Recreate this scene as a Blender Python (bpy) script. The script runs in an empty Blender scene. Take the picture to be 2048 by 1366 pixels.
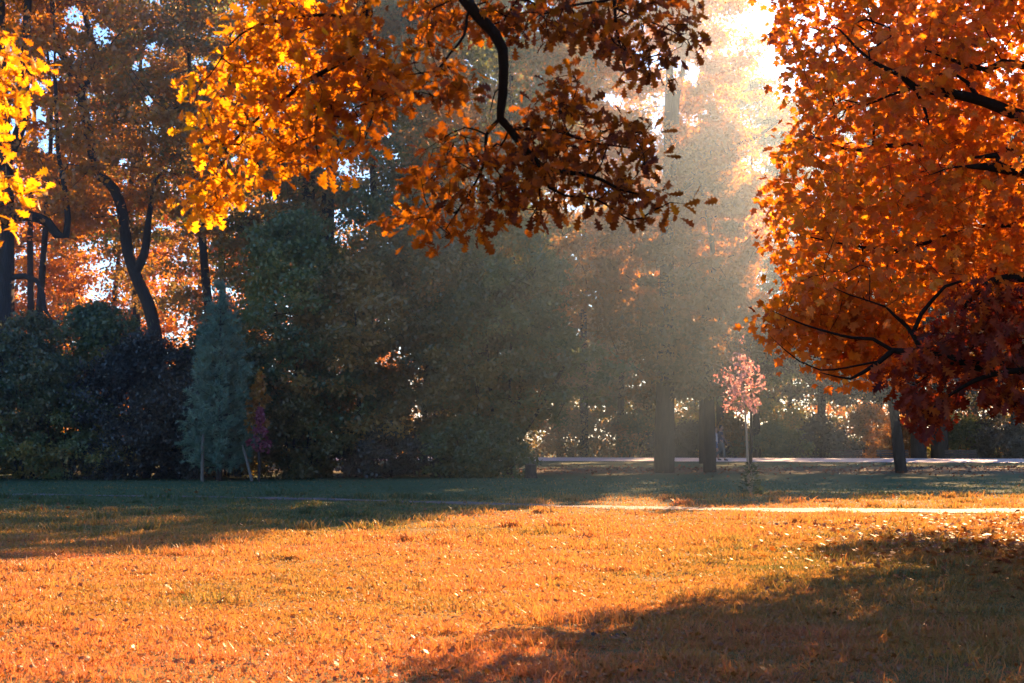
import bpy, math, random
import numpy as np
from mathutils import Vector, Matrix

# ------------------------------------------------------------------ camera, sky, sun
scene = bpy.context.scene
col = scene.collection
RAD = math.radians
SUN_AZ, SUN_EL = 22.0, 23.5            # degrees right of the view axis, above the horizon
CAM_Z, F, CX, CY, HORIZON = 1.6, 2844.4, 1024.0, 683.0, 860.0
PITCH = math.atan((HORIZON - CY) / F)

cam_data = bpy.data.cameras.new('camera')
cam = bpy.data.objects.new('camera', cam_data)
col.objects.link(cam)
cam.location = (0, 0, CAM_Z)
cam.rotation_euler = (math.pi / 2 + PITCH, 0, 0)
cam_data.sensor_width = 36.0
cam_data.lens = 50.0
cam_data.clip_end = 2000
cam_data.dof.use_dof = True
cam_data.dof.focus_distance = 19.0
cam_data.dof.aperture_fstop = 4.0
scene.camera = cam

world = bpy.data.worlds.new('World')
scene.world = world
world.use_nodes = True
wn = world.node_tree.nodes
sky = wn.new('ShaderNodeTexSky')
sky.sky_type = 'NISHITA'
sky.sun_disc = False
sky.sun_elevation = RAD(SUN_EL)
sky.sun_rotation = RAD(SUN_AZ)
sky.dust_density = 0.4
sky.ozone_density = 6.0
bgn = wn['Background']
bgn.inputs['Strength'].default_value = 0.052
world.node_tree.links.new(sky.outputs[0], bgn.inputs['Color'])

sl = bpy.data.lights.new('sun', 'SUN')
sl.energy = 5.0
sl.angle = RAD(0.55)
sl.color = (1.0, 0.56, 0.27)
sun = bpy.data.objects.new('sun', sl)
col.objects.link(sun)
a, e = RAD(SUN_AZ), RAD(SUN_EL)
SUNV = Vector((math.sin(a) * math.cos(e), math.cos(a) * math.cos(e), math.sin(e)))
sun.rotation_euler = SUNV.to_track_quat('Z', 'Y').to_euler()

scene.view_settings.view_transform = 'Standard'
scene.view_settings.look = 'None'
scene.view_settings.exposure = 2.62
scene.render.engine = 'CYCLES'
cy = scene.cycles
cy.use_denoising = True
cy.max_bounces = 6
cy.diffuse_bounces = 1
cy.glossy_bounces = 2
cy.transmission_bounces = 3
cy.volume_bounces = 0
cy.sample_clamp_indirect = 6
HAZE_DENSITY = 0.00045
MIST_DENSITY = 0.0023
HAZE_ANISO = 0.95
MIST_ANISO = 0.85

# ------------------------------------------------------------------ helpers
def pix(px, py, Y):
    """world point on the ray of a photo pixel at depth Y"""
    x, u = (px - CX) / F, (CY - py) / F
    d = Vector((x, math.cos(PITCH) - u * math.sin(PITCH), math.sin(PITCH) + u * math.cos(PITCH)))
    return Vector((0, 0, CAM_Z)) + d * (Y / d.y)

def project(P):
    P = np.asarray(P, float)
    q = P - np.array([0, 0, CAM_Z])
    c, s = math.cos(PITCH), math.sin(PITCH)
    fwd = q[:, 1] * c + q[:, 2] * s
    up = -q[:, 1] * s + q[:, 2] * c
    fwd = np.where(np.abs(fwd) < 1e-6, 1e-6, fwd)
    return CX + F * q[:, 0] / fwd, CY - F * up / fwd, fwd

def in_poly(x, y, poly):
    inside = np.zeros(len(x), bool)
    n = len(poly)
    for i in range(n):
        x0, y0 = poly[i]
        x1, y1 = poly[(i + 1) % n]
        if y0 == y1:
            continue
        c = ((y0 > y) != (y1 > y)) & (x < (x1 - x0) * (y - y0) / (y1 - y0) + x0)
        inside ^= c
    return inside

def tag(o, label=None, cat=None, group=None, kind=None):
    for k, v in (('label', label), ('category', cat), ('group', group), ('kind', kind)):
        if v:
            o[k] = v
    return o

def empty(name, loc, label, cat, group=None):
    o = bpy.data.objects.new(name, None)
    o.empty_display_size = 0.2
    col.objects.link(o)
    o.location = loc
    return tag(o, label, cat, group)

def np_mesh(name, verts, tris, mat, parent=None, rnd=None, smooth=False):
    verts = np.ascontiguousarray(verts, np.float32).reshape(-1, 3)
    tris = np.ascontiguousarray(tris, np.int32).reshape(-1, 3)
    me = bpy.data.meshes.new(name)
    me.vertices.add(len(verts))
    me.vertices.foreach_set('co', verts.ravel())
    me.loops.add(len(tris) * 3)
    me.loops.foreach_set('vertex_index', tris.ravel())
    me.polygons.add(len(tris))
    me.polygons.foreach_set('loop_start', np.arange(len(tris), dtype=np.int32) * 3)
    me.update(calc_edges=True)
    me.polygons.foreach_set('use_smooth', np.full(len(tris), smooth))
    if rnd is not None:
        at = me.attributes.new('rnd', 'FLOAT', 'POINT')
        at.data.foreach_set('value', np.ascontiguousarray(rnd, np.float32))
    me.materials.append(mat)
    o = bpy.data.objects.new(name, me)
    col.objects.link(o)
    if parent:
        o.parent = parent
    return o

def poly_mesh(name, verts, faces, mat, parent=None, smooth=False):
    me = bpy.data.meshes.new(name)
    me.from_pydata([tuple(v) for v in verts], [], faces)
    me.update()
    for p in me.polygons:
        p.use_smooth = smooth
    me.materials.append(mat)
    o = bpy.data.objects.new(name, me)
    col.objects.link(o)
    if parent:
        o.parent = parent
    return o

def norm(v):
    return v / np.maximum(np.linalg.norm(v, axis=-1, keepdims=True), 1e-9)

def hashnoise(x, y, seed=0):
    """smooth value noise, vectorised"""
    xi, yi = np.floor(x).astype(int), np.floor(y).astype(int)
    fx, fy = x - xi, y - yi
    fx, fy = fx * fx * (3 - 2 * fx), fy * fy * (3 - 2 * fy)
    def h(i, j):
        n = np.sin(i * 127.1 + j * 311.7 + seed * 74.7) * 43758.5453
        return n - np.floor(n)
    return (h(xi, yi) * (1 - fx) + h(xi + 1, yi) * fx) * (1 - fy) + (h(xi, yi + 1) * (1 - fx) + h(xi + 1, yi + 1) * fx) * fy

# ------------------------------------------------------------------ the lie of the land
def road_near(x):
    return 73.4 - 0.17 * x
def road_far(x):
    return 83.2 - 0.15 * x
def path_mid(x):
    return 31.0 - 0.355 * x + 0.0035 * x * x
def path_half(x):
    return np.clip(0.5 + 0.022 * x, 0.3, 1.0)
def ground_z(x, y):
    x, y = np.asarray(x, float), np.asarray(y, float)
    z = 0.035 * np.sin(x * 0.21 + 1.3) * np.sin(y * 0.17 + 0.4) + 0.02 * np.sin(x * 0.47 + y * 0.31)
    t = np.clip((y - road_near(x) + 12) / 10, 0, 1)
    z = z * (1 - t)
    t = np.clip((y - road_far(x) - 0.1) / 2.5, 0, 1)
    return z - 0.5 * t * t * (3 - 2 * t)
def gz(x, y):
    return float(ground_z(x, y))

# ------------------------------------------------------------------ materials
def new_mat(name):
    m = bpy.data.materials.new(name)
    m.use_nodes = True
    nt = m.node_tree
    nt.nodes.clear()
    out = nt.nodes.new('ShaderNodeOutputMaterial')
    return m, nt, out

def ramp(nt, stops, fac):
    r = nt.nodes.new('ShaderNodeValToRGB')
    el = r.color_ramp.elements
    while len(el) < len(stops):
        el.new(0.5)
    for i, c in enumerate(stops):
        el[i].position = i / max(1, len(stops) - 1)
        el[i].color = (*c, 1)
    nt.links.new(fac, r.inputs[0])
    return r.outputs[0]

def leaf_mat(name, stops, trans=0.55, boost=(1.35, 1.15, 0.6), gloss=0.05, rough=0.45, vein=False):
    m, nt, out = new_mat(name)
    L = nt.links.new
    at = nt.nodes.new('ShaderNodeAttribute')
    at.attribute_name = 'rnd'
    c = ramp(nt, stops, at.outputs['Fac'])
    oi = nt.nodes.new('ShaderNodeObjectInfo')
    mul = nt.nodes.new('ShaderNodeMix')
    mul.data_type = 'RGBA'
    mul.blend_type = 'MULTIPLY'
    mul.inputs[0].default_value = 1
    L(c, mul.inputs[6])
    L(oi.outputs['Color'], mul.inputs[7])
    c = mul.outputs[2]
    if vein:                                     # blotches and browning on each leaf
        tc = nt.nodes.new('ShaderNodeTexCoord')
        nz = nt.nodes.new('ShaderNodeTexNoise')
        nz.inputs['Scale'].default_value = 22
        nz.inputs['Detail'].default_value = 3
        L(tc.outputs['Object'], nz.inputs['Vector'])
        rr = ramp(nt, [(0.45, 0.36, 0.3), (0.95, 0.92, 0.9), (1.15, 1.15, 1.1)], nz.outputs['Fac'])
        m2 = nt.nodes.new('ShaderNodeMix')
        m2.data_type = 'RGBA'
        m2.blend_type = 'MULTIPLY'
        m2.inputs[0].default_value = 0.8
        L(c, m2.inputs[6])
        L(rr, m2.inputs[7])
        c = m2.outputs[2]
    d = nt.nodes.new('ShaderNodeBsdfDiffuse')
    L(c, d.inputs['Color'])
    t = nt.nodes.new('ShaderNodeBsdfTranslucent')
    b = nt.nodes.new('ShaderNodeMix')
    b.data_type = 'RGBA'
    b.blend_type = 'MULTIPLY'
    b.inputs[0].default_value = 1
    b.inputs[7].default_value = (*boost, 1)
    L(c, b.inputs[6])
    L(b.outputs[2], t.inputs['Color'])
    mx = nt.nodes.new('ShaderNodeMixShader')
    mx.inputs[0].default_value = trans
    L(d.outputs[0], mx.inputs[1])
    L(t.outputs[0], mx.inputs[2])
    g = nt.nodes.new('ShaderNodeBsdfGlossy')
    g.inputs['Roughness'].default_value = rough
    g.inputs['Color'].default_value = (1, 1, 1, 1)
    m3 = nt.nodes.new('ShaderNodeMixShader')
    m3.inputs[0].default_value = gloss
    L(mx.outputs[0], m3.inputs[1])
    L(g.outputs[0], m3.inputs[2])
    L(m3.outputs[0], out.inputs['Surface'])
    return m

def noise_mat(name, stops, scale=8, detail=5, rough=0.9, bump=0.3, stretch=(1, 1, 1), spec=0.2, bump_scale=None, dist=0.02):
    m, nt, out = new_mat(name)
    L = nt.links.new
    tc = nt.nodes.new('ShaderNodeTexCoord')
    mp = nt.nodes.new('ShaderNodeMapping')
    mp.inputs['Scale'].default_value = stretch
    L(tc.outputs['Object'], mp.inputs['Vector'])
    nz = nt.nodes.new('ShaderNodeTexNoise')
    nz.inputs['Scale'].default_value = scale
    nz.inputs['Detail'].default_value = detail
    nz.inputs['Roughness'].default_value = 0.65
    L(mp.outputs[0], nz.inputs['Vector'])
    c = ramp(nt, stops, nz.outputs['Fac'])
    p = nt.nodes.new('ShaderNodeBsdfPrincipled')
    p.inputs['Roughness'].default_value = rough
    p.inputs['Specular IOR Level'].default_value = spec
    L(c, p.inputs['Base Color'])
    if bump:
        n2 = nt.nodes.new('ShaderNodeTexNoise')
        n2.inputs['Scale'].default_value = bump_scale or scale * 2
        n2.inputs['Detail'].default_value = 6
        L(mp.outputs[0], n2.inputs['Vector'])
        bp = nt.nodes.new('ShaderNodeBump')
        bp.inputs['Strength'].default_value = bump
        bp.inputs['Distance'].default_value = dist
        L(n2.outputs['Fac'], bp.inputs['Height'])
        L(bp.outputs[0], p.inputs['Normal'])
    L(p.outputs[0], out.inputs['Surface'])
    return m

BARK = noise_mat('bark', [(0.018, 0.014, 0.013), (0.05, 0.038, 0.034), (0.10, 0.08, 0.07)], 5, 6, 0.95, 0.9, (3, 3, 0.5), 0.1, 9, 0.05)
BARK_DARK = noise_mat('bark_dark', [(0.006, 0.004, 0.003), (0.014, 0.010, 0.008), (0.03, 0.021, 0.018)], 9, 6, 0.9, 0.8, (3, 3, 1), 0.15, 20, 0.01)
BARK_YOUNG = noise_mat('bark_young', [(0.16, 0.14, 0.10), (0.30, 0.26, 0.19), (0.42, 0.37, 0.29)], 20, 4, 0.8, 0.3, (2, 2, 1), 0.2, 40, 0.004)
STAKE_WOOD = noise_mat('stake_wood', [(0.09, 0.075, 0.065), (0.16, 0.135, 0.115), (0.24, 0.2, 0.17)], 12, 5, 0.85, 0.3, (6, 6, 0.6), 0.2, 30, 0.004)
OAK = leaf_mat('oak_leaf', [(0.10, 0.03, 0.008), (0.36, 0.12, 0.012), (0.60, 0.27, 0.016), (0.78, 0.50, 0.02)], 0.64, (1.25, 1.1, 0.4), 0.015, vein=True)
MAPLE = leaf_mat('maple_leaf', [(0.28, 0.065, 0.012), (0.58, 0.165, 0.015), (0.69, 0.24, 0.018), (0.76, 0.38, 0.03)], 0.54, (1.2, 1.1, 0.5), 0.015, vein=True)
RED_OAK = leaf_mat('red_oak_leaf', [(0.07, 0.010, 0.008), (0.18, 0.025, 0.010), (0.30, 0.06, 0.012), (0.45, 0.14, 0.02)], 0.5, (1.3, 0.9, 0.4), 0.015, vein=True)
FOL_GREEN = leaf_mat('green_foliage', [(0.045, 0.10, 0.06), (0.09, 0.16, 0.08), (0.18, 0.22, 0.08), (0.38, 0.26, 0.06)], 0.5, (1.6, 1.2, 0.5))
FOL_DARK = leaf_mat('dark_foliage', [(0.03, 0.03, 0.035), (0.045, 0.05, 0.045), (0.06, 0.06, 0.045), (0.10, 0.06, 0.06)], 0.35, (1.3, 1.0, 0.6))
FOL_BROWN = leaf_mat('brown_foliage', [(0.07, 0.12, 0.06), (0.17, 0.16, 0.065), (0.33, 0.21, 0.055), (0.48, 0.29, 0.075)], 0.5, (1.5, 1.1, 0.5))
FOL_ORANGE = leaf_mat('orange_foliage', [(0.12, 0.11, 0.035), (0.28, 0.155, 0.028), (0.45, 0.21, 0.028), (0.57, 0.32, 0.035)], 0.6, (1.4, 1.1, 0.45))
FOL_PINK = leaf_mat('pink_foliage', [(0.26, 0.11, 0.09), (0.40, 0.20, 0.165), (0.50, 0.31, 0.26), (0.56, 0.42, 0.37)], 0.5, (1.3, 1.0, 0.9), 0.10)
FOL_PALE = leaf_mat('pale_foliage', [(0.06, 0.10, 0.06), (0.12, 0.15, 0.07), (0.22, 0.18, 0.07), (0.34, 0.24, 0.08)], 0.5, (1.3, 1.1, 0.6))
FOL_MAG = leaf_mat('magenta_foliage', [(0.22, 0.05, 0.09), (0.34, 0.07, 0.13), (0.46, 0.10, 0.17)], 0.5, (1.3, 0.9, 0.8))
NEEDLE = leaf_mat('pine_needle', [(0.06, 0.14, 0.12), (0.13, 0.25, 0.20), (0.22, 0.34, 0.25), (0.32, 0.40, 0.27)], 0.3, (1.2, 1.1, 0.7), 0.05)
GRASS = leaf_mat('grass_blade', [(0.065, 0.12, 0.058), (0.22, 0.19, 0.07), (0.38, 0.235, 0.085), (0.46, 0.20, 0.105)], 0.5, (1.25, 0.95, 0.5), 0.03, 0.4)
FALLEN = leaf_mat('fallen_leaf', [(0.06, 0.026, 0.013), (0.20, 0.065, 0.016), (0.27, 0.105, 0.02), (0.26, 0.15, 0.06)], 0.3, (1.2, 1.0, 0.6), 0.04, 0.4)

# ------------------------------------------------------------------ ground, path, road
def make_ground():
    m, nt, out = new_mat('lawn')
    L = nt.links.new
    tc = nt.nodes.new('ShaderNodeTexCoord')
    def noise(scale, detail=5, vec=None):
        n = nt.nodes.new('ShaderNodeTexNoise')
        n.inputs['Scale'].default_value = scale
        n.inputs['Detail'].default_value = detail
        L(vec or tc.outputs['Object'], n.inputs['Vector'])
        return n.outputs['Fac']
    big = ramp(nt, [(0.045, 0.07, 0.03), (0.085, 0.10, 0.04), (0.19, 0.135, 0.05), (0.24, 0.15, 0.06)], noise(0.16, 6))
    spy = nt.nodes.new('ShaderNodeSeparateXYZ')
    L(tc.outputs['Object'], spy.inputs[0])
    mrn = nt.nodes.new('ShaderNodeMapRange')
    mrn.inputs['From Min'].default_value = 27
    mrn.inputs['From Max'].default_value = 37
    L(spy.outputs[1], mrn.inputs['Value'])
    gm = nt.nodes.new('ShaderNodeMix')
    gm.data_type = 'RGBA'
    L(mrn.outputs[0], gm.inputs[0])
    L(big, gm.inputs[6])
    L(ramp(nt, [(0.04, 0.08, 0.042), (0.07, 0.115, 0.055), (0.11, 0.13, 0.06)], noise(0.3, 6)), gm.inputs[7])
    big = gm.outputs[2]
    fine = ramp(nt, [(0.35, 0.38, 0.4), (0.9, 0.9, 0.9), (1.5, 1.4, 1.2)], noise(14, 6))
    mu = nt.nodes.new('ShaderNodeMix')
    mu.data_type = 'RGBA'
    mu.blend_type = 'MULTIPLY'
    mu.inputs[0].default_value = 1
    L(big, mu.inputs[6])
    L(fine, mu.inputs[7])
    # brown leaf litter lying in a band under the row of trees before the road
    sp = nt.nodes.new('ShaderNodeSeparateXYZ')
    L(tc.outputs['Object'], sp.inputs[0])
    def math_(op, a, b=None):
        n = nt.nodes.new('ShaderNodeMath')
        n.operation = op
        for i, v in enumerate((a, b)):
            if v is None:
                continue
            if isinstance(v, (int, float)):
                n.inputs[i].default_value = v
            else:
                L(v, n.inputs[i])
        return n.outputs[0]
    d = math_('ABSOLUTE', math_('SUBTRACT', sp.outputs[1], 56.5))
    band = math_('SUBTRACT', 1.35, math_('DIVIDE', d, 4.5))
    band = math_('MULTIPLY', math_('MAXIMUM', math_('MINIMUM', band, 1.0), 0.0), math_('MULTIPLY', noise(1.3, 6), 1.35))
    mr = nt.nodes.new('ShaderNodeMath')
    mr.operation = 'MINIMUM'
    L(band, mr.inputs[0])
    mr.inputs[1].default_value = 0.95
    m2 = nt.nodes.new('ShaderNodeMix')
    m2.data_type = 'RGBA'
    L(mr.outputs[0], m2.inputs[0])
    L(mu.outputs[2], m2.inputs[6])
    lit = ramp(nt, [(0.05, 0.032, 0.028), (0.13, 0.085, 0.07), (0.24, 0.16, 0.12)], noise(18, 5))
    L(lit, m2.inputs[7])
    p = nt.nodes.new('ShaderNodeBsdfPrincipled')
    p.inputs['Roughness'].default_value = 0.95
    p.inputs['Specular IOR Level'].default_value = 0.1
    L(m2.outputs[2], p.inputs['Base Color'])
    bp = nt.nodes.new('ShaderNodeBump')
    bp.inputs['Strength'].default_value = 0.8
    bp.inputs['Distance'].default_value = 0.052
    L(noise(9, 6), bp.inputs['Height'])
    L(bp.outputs[0], p.inputs['Normal'])
    L(p.outputs[0], out.inputs['Surface'])
    xs = np.arange(-190, 191, 1.0)
    ys = np.arange(-30, 261, 1.0)
    X, Y = np.meshgrid(xs, ys)
    V = np.stack([X, Y, ground_z(X, Y)], -1).reshape(-1, 3)
    nx, ny = len(xs), len(ys)
    i = np.arange(nx * ny).reshape(ny, nx)
    q = np.stack([i[:-1, :-1], i[:-1, 1:], i[1:, 1:], i[1:, :-1]], -1).reshape(-1, 4)
    T = np.concatenate([q[:, [0, 1, 2]], q[:, [0, 2, 3]]])
    o = np_mesh('lawn', V, T, m, smooth=True)
    tag(o, 'wide park lawn of dry and green grass', kind='structure')

def make_strip(name, label, xs, near, far, lift, mat, rows=4):
    V, Fc = [], []
    for x in xs:
        for k in range(rows + 1):
            t = k / rows
            y = near(x) * (1 - t) + far(x) * t
            V.append((x, y, gz(x, y) + lift))
    n = rows + 1
    for i in range(len(xs) - 1):
        for k in range(rows):
            Fc.append((i * n + k, (i + 1) * n + k, (i + 1) * n + k + 1, i * n + k + 1))
    o = poly_mesh(name, V, Fc, mat, smooth=True)
    return tag(o, label, kind='structure')

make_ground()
GRAVEL = noise_mat('pale_gravel', [(0.05, 0.038, 0.033), (0.13, 0.105, 0.095), (0.25, 0.21, 0.19)], 3, 8, 0.85, 0.5, (1, 1, 1), 0.3, 60, 0.01)
ROAD = noise_mat('road_gravel', [(0.42, 0.41, 0.42), (0.55, 0.54, 0.55), (0.66, 0.65, 0.66)], 2.5, 8, 0.45, 0.15, (1, 1, 1), 0.5, 60, 0.005)
def wob(x, s):
    return 0.18 * math.sin(x * 1.7 + s) + 0.12 * math.sin(x * 4.1 + 2 * s)
make_strip('footpath', 'narrow pale gravel footpath crossing the lawn', np.arange(-60, 60.1, 0.5),
           lambda x: path_mid(x) - float(path_half(x)) + wob(x, 1), lambda x: path_mid(x) + float(path_half(x)) + wob(x, 3), 0.012, GRAVEL)
make_strip('road', 'wide pale promenade behind the lawn', np.arange(-120, 120.1, 2.0), road_near, road_far, 0.02, ROAD)

# ------------------------------------------------------------------ leaf templates
def t_kite():
    return np.array([(0, 0, 0), (0.36, 0.42, 0.07), (0, 1, 0), (-0.36, 0.42, 0.07)]), np.array([(0, 1, 2), (0, 2, 3)])
def t_two_sided(half, zfold=0.18, bend=0.12):
    """half outline as (x, y) from stem to tip; strips between midrib and edge on both sides"""
    n = len(half)
    V = [(0, y, -bend * y * y) for x, y in half]
    V += [(x, y, zfold * x - bend * y * y) for x, y in half]
    V += [(-x, y, zfold * x - bend * y * y) for x, y in half]
    T = []
    for i in range(n - 1):
        T += [(i, n + i, n + i + 1), (i, n + i + 1, i + 1), (i, 2 * n + i + 1, 2 * n + i), (i, i + 1, 2 * n + i + 1)]
    return np.array(V), np.array(T)
def t_oak():
    return t_two_sided([(0.015, -0.12), (0.03, 0.02), (0.16, 0.15), (0.07, 0.26), (0.29, 0.38), (0.12, 0.50), (0.38, 0.62), (0.17, 0.74), (0.28, 0.86), (0.11, 0.92), (0.0, 1.0)], 0.2, 0.15)
def t_redoak():
    return t_two_sided([(0.012, -0.2), (0.02, 0.04), (0.20, 0.16), (0.06, 0.26), (0.36, 0.44), (0.08, 0.46), (0.40, 0.72), (0.10, 0.66), (0.22, 0.9), (0.06, 0.86), (0.0, 1.05)], 0.15, 0.15)
def t_maple():
    half = [(0.0, -0.02), (0.13, -0.08), (0.44, 0.03), (0.30, 0.15), (0.37, 0.2), (0.64, 0.43), (0.42, 0.46), (0.36, 0.57), (0.18, 0.49), (0.23, 0.77), (0.10, 0.76), (0.0, 1.0)]
    pts = half + [(-x, y) for x, y in half[-2:0:-1]]
    V = [(0, 0.3, 0.0)] + [(x, y, 0.10 * abs(x) - 0.18 * (x * x + (y - 0.3) ** 2)) for x, y in pts]
    n = len(pts)
    T = [(0, 1 + i, 1 + (i + 1) % n) for i in range(n)]
    V += [(0.008, 0.05, 0), (-0.008, 0.05, 0), (0, -0.55, -0.05)]
    T.append((n + 1, n + 2, n + 3))
    return np.array(V), np.array(T)
KITE, OAKT, REDOAKT, MAPLET = t_kite(), t_oak(), t_redoak(), t_maple()

def leaves(name, P, D, N, size, template, mat, parent, rnd, curl=None):
    tv, tt = template
    D = norm(D)
    N = N - (N * D).sum(1, keepdims=True) * D
    N = norm(N)
    X = np.cross(D, N)
    z = tv[None, :, 2:3] if curl is None else tv[None, :, 2:3] * curl[:, None, None]
    V = P[:, None, :] + size[:, None, None] * (tv[None, :, 0:1] * X[:, None, :] + tv[None, :, 1:2] * D[:, None, :] + z * N[:, None, :])
    T = tt[None] + (np.arange(len(P)) * len(tv))[:, None, None]
    return np_mesh(name, V, T, mat, parent, np.repeat(rnd, len(tv)))

# ------------------------------------------------------------------ branching
class Skel:
    def __init__(s):
        s.p, s.par, s.rmin, s.dir = [], [], [], []
    def node(s, p, par, rmin=0.0):
        p = np.asarray(p, float)
        s.p.append(p)
        s.par.append(par)
        s.rmin.append(rmin)
        if par >= 0:
            d = p - s.p[par]
            s.dir.append(d / (np.linalg.norm(d) + 1e-9))
        else:
            s.dir.append(np.array([0, 0, 1.0]))
        return len(s.p) - 1
    def path(s, pts, radii, par=-1, step=0.3, rng=None, jit=0.0):
        """smooth polyline (Catmull-Rom) through pts; returns the last node"""
        pts = [np.asarray(p, float) for p in pts]
        start = 0
        if par < 0:
            par = s.node(pts[0], -1, radii[0])
        ext = [2 * pts[0] - pts[1]] + pts + [2 * pts[-1] - pts[-2]]
        for i in range(len(pts) - 1):
            a, b, c, d = ext[i], ext[i + 1], ext[i + 2], ext[i + 3]
            n = max(1, int(np.linalg.norm(c - b) / step))
            for k in range(1, n + 1):
                t = k / n
                q = 0.5 * (2 * b + (c - a) * t + (2 * a - 5 * b + 4 * c - d) * t * t + (3 * b - a - 3 * c + d) * t ** 3)
                if rng is not None and jit and not (i == len(pts) - 2 and k == n):
                    q = q + rng.normal(0, jit, 3)
                par = s.node(q, par, radii[i] * (1 - t) + radii[i + 1] * t)
        return par
    def nearest(s, p):
        return int(np.argmin(np.linalg.norm(np.array(s.p) - np.asarray(p), axis=1)))
    def grow(s, targets, rng, step=0.4, lift=0.12, keep=0.4, jit=0.03, low=0.0):
        """join every target to the nearest limb by a bent twig; returns tip indices"""
        P0 = np.array(s.p)
        d0 = np.array([np.min(np.linalg.norm(P0 - t, axis=1)) for t in targets])
        tips = np.zeros(len(targets), int)
        cap = len(s.p) + len(targets) * 40
        buf = np.zeros((cap, 3))
        buf[:len(s.p)] = P0
        n = len(s.p)
        for ti in np.argsort(d0):
            t = targets[ti]
            dv = buf[:n] - t
            d = np.linalg.norm(dv, axis=1) + low * np.maximum(0, dv[:, 2])
            i = int(np.argmin(d))
            p0 = buf[i]
            Ln = float(np.linalg.norm(t - p0))
            c = p0 + s.dir[i] * Ln * keep + np.array([0, 0, lift * Ln])
            m = min(38, max(1, int(Ln / step)))
            par = i
            for k in range(1, m + 1):
                u = k / m
                q = (1 - u) ** 2 * p0 + 2 * u * (1 - u) * c + u * u * t
                if k < m:
                    q = q + rng.normal(0, jit * min(1, Ln), 3)
                par = s.node(q, par)
                if n < cap:
                    buf[n] = q
                    n += 1
            tips[ti] = par
        return tips
    def mesh(s, rtip, power=0.46, sides=6, rmax=9.0):
        n = len(s.p)
        cnt = np.zeros(n)
        kids = [[] for _ in range(n)]
        for i in range(n):
            if s.par[i] >= 0:
                kids[s.par[i]].append(i)
        for i in range(n - 1, -1, -1):
            if not kids[i]:
                cnt[i] += 1
            if s.par[i] >= 0:
                cnt[s.par[i]] += cnt[i]
        r = np.minimum(np.maximum(rtip * cnt ** power, np.array(s.rmin)), rmax)
        V, T = [], []
        base = 0
        stack = [(i, -1) for i in range(n) if s.par[i] < 0]
        ang = np.linspace(0, 2 * math.pi, sides, endpoint=False)
        ca, sa = np.cos(ang)[:, None], np.sin(ang)[:, None]
        while stack:
            i, par = stack.pop()
            chain = ([par] if par >= 0 else []) + [i]
            while kids[chain[-1]]:
                k = kids[chain[-1]]
                b = max(k, key=lambda j: (s.rmin[j] > 0, cnt[j]))
                stack += [(j, chain[-1]) for j in k if j != b]
                chain.append(b)
            if len(chain) < 2:
                continue
            P = np.array([s.p[j] for j in chain])
            R = np.array([r[j] for j in chain])
            if par >= 0:
                R[0] = min(R[0], R[1] * 1.15)
            R[-1] = min(R[-1], max(R[-1] * 0.5, 0.0))
            tg = norm(np.gradient(P, axis=0))
            u = np.cross(tg[0], [0.3, 0.5, 0.81])
            u /= np.linalg.norm(u) + 1e-9
            rings = []
            for j in range(len(chain)):
                u = u - tg[j] * np.dot(u, tg[j])
                u /= np.linalg.norm(u) + 1e-9
                w = np.cross(tg[j], u)
                rings.append(P[j] + R[j] * (ca * u + sa * w))
            V.append(np.concatenate(rings))
            m = len(chain)
            idx = base + np.arange(m * sides).reshape(m, sides)
            nx = np.roll(idx, -1, axis=1)
            T.append(np.stack([idx[:-1], nx[:-1], nx[1:]], -1).reshape(-1, 3))
            T.append(np.stack([idx[:-1], nx[1:], idx[1:]], -1).reshape(-1, 3))
            base += m * sides
        return np.concatenate(V), np.concatenate(T)

def rand_dirs(rng, n):
    return norm(rng.normal(size=(n, 3)))

# sky shows through the far crowns in these places (photo pixels: centre, radii)
HOLES = [(105, 110, 30, 22), (70, 170, 34, 18), (75, 230, 34, 40), (100, 290, 32, 35), (30, 260, 18, 60), (205, 70, 40, 45), (150, 30, 34, 30), (280, 130, 28, 24),
         (300, 200, 20, 22), (310, 90, 18, 14), (400, 120, 36, 16), (245, 320, 16, 16), (60, 450, 30, 14), (250, 365, 16, 12), (470, 190, 22, 20),
         (285, 720, 22, 20), (315, 570, 24, 28), (335, 660, 14, 24),
         (745, 380, 10, 10), (790, 310, 12, 9), (780, 270, 16, 12), (480, 15, 26, 22), (1312, 250, 15, 28), (1290, 300, 24, 30), (1285, 120, 24, 24), (1385, 150, 18, 30),
         (1522, 40, 34, 42), (1545, 120, 18, 34), (1230, 200, 30, 20), (1290, 390, 30, 14), (860, 330, 8, 8), (610, 235, 14, 10), (715, 240, 14, 9)]
HOLES = [(a_, b_, c_ * (0.62 if a_ < 520 and b_ < 420 else 0.9), d_ * (0.62 if a_ < 520 and b_ < 420 else 0.9)) for a_, b_, c_, d_ in HOLES]
def hole_keep(P, rng, strength=1.0):
    px, py, f = project(P)
    keep = np.ones(len(P), bool)
    for cx_, cy_, rx, ry in HOLES:
        q = ((px - cx_) / rx) ** 2 + ((py - cy_) / ry) ** 2
        keep &= ~((q < 0.25 + 1.1 * hashnoise(px / 9.0, py / 7.0, 5) + 0.25 * rng.random(len(P))) & (rng.random(len(P)) < strength))
    return keep

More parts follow.
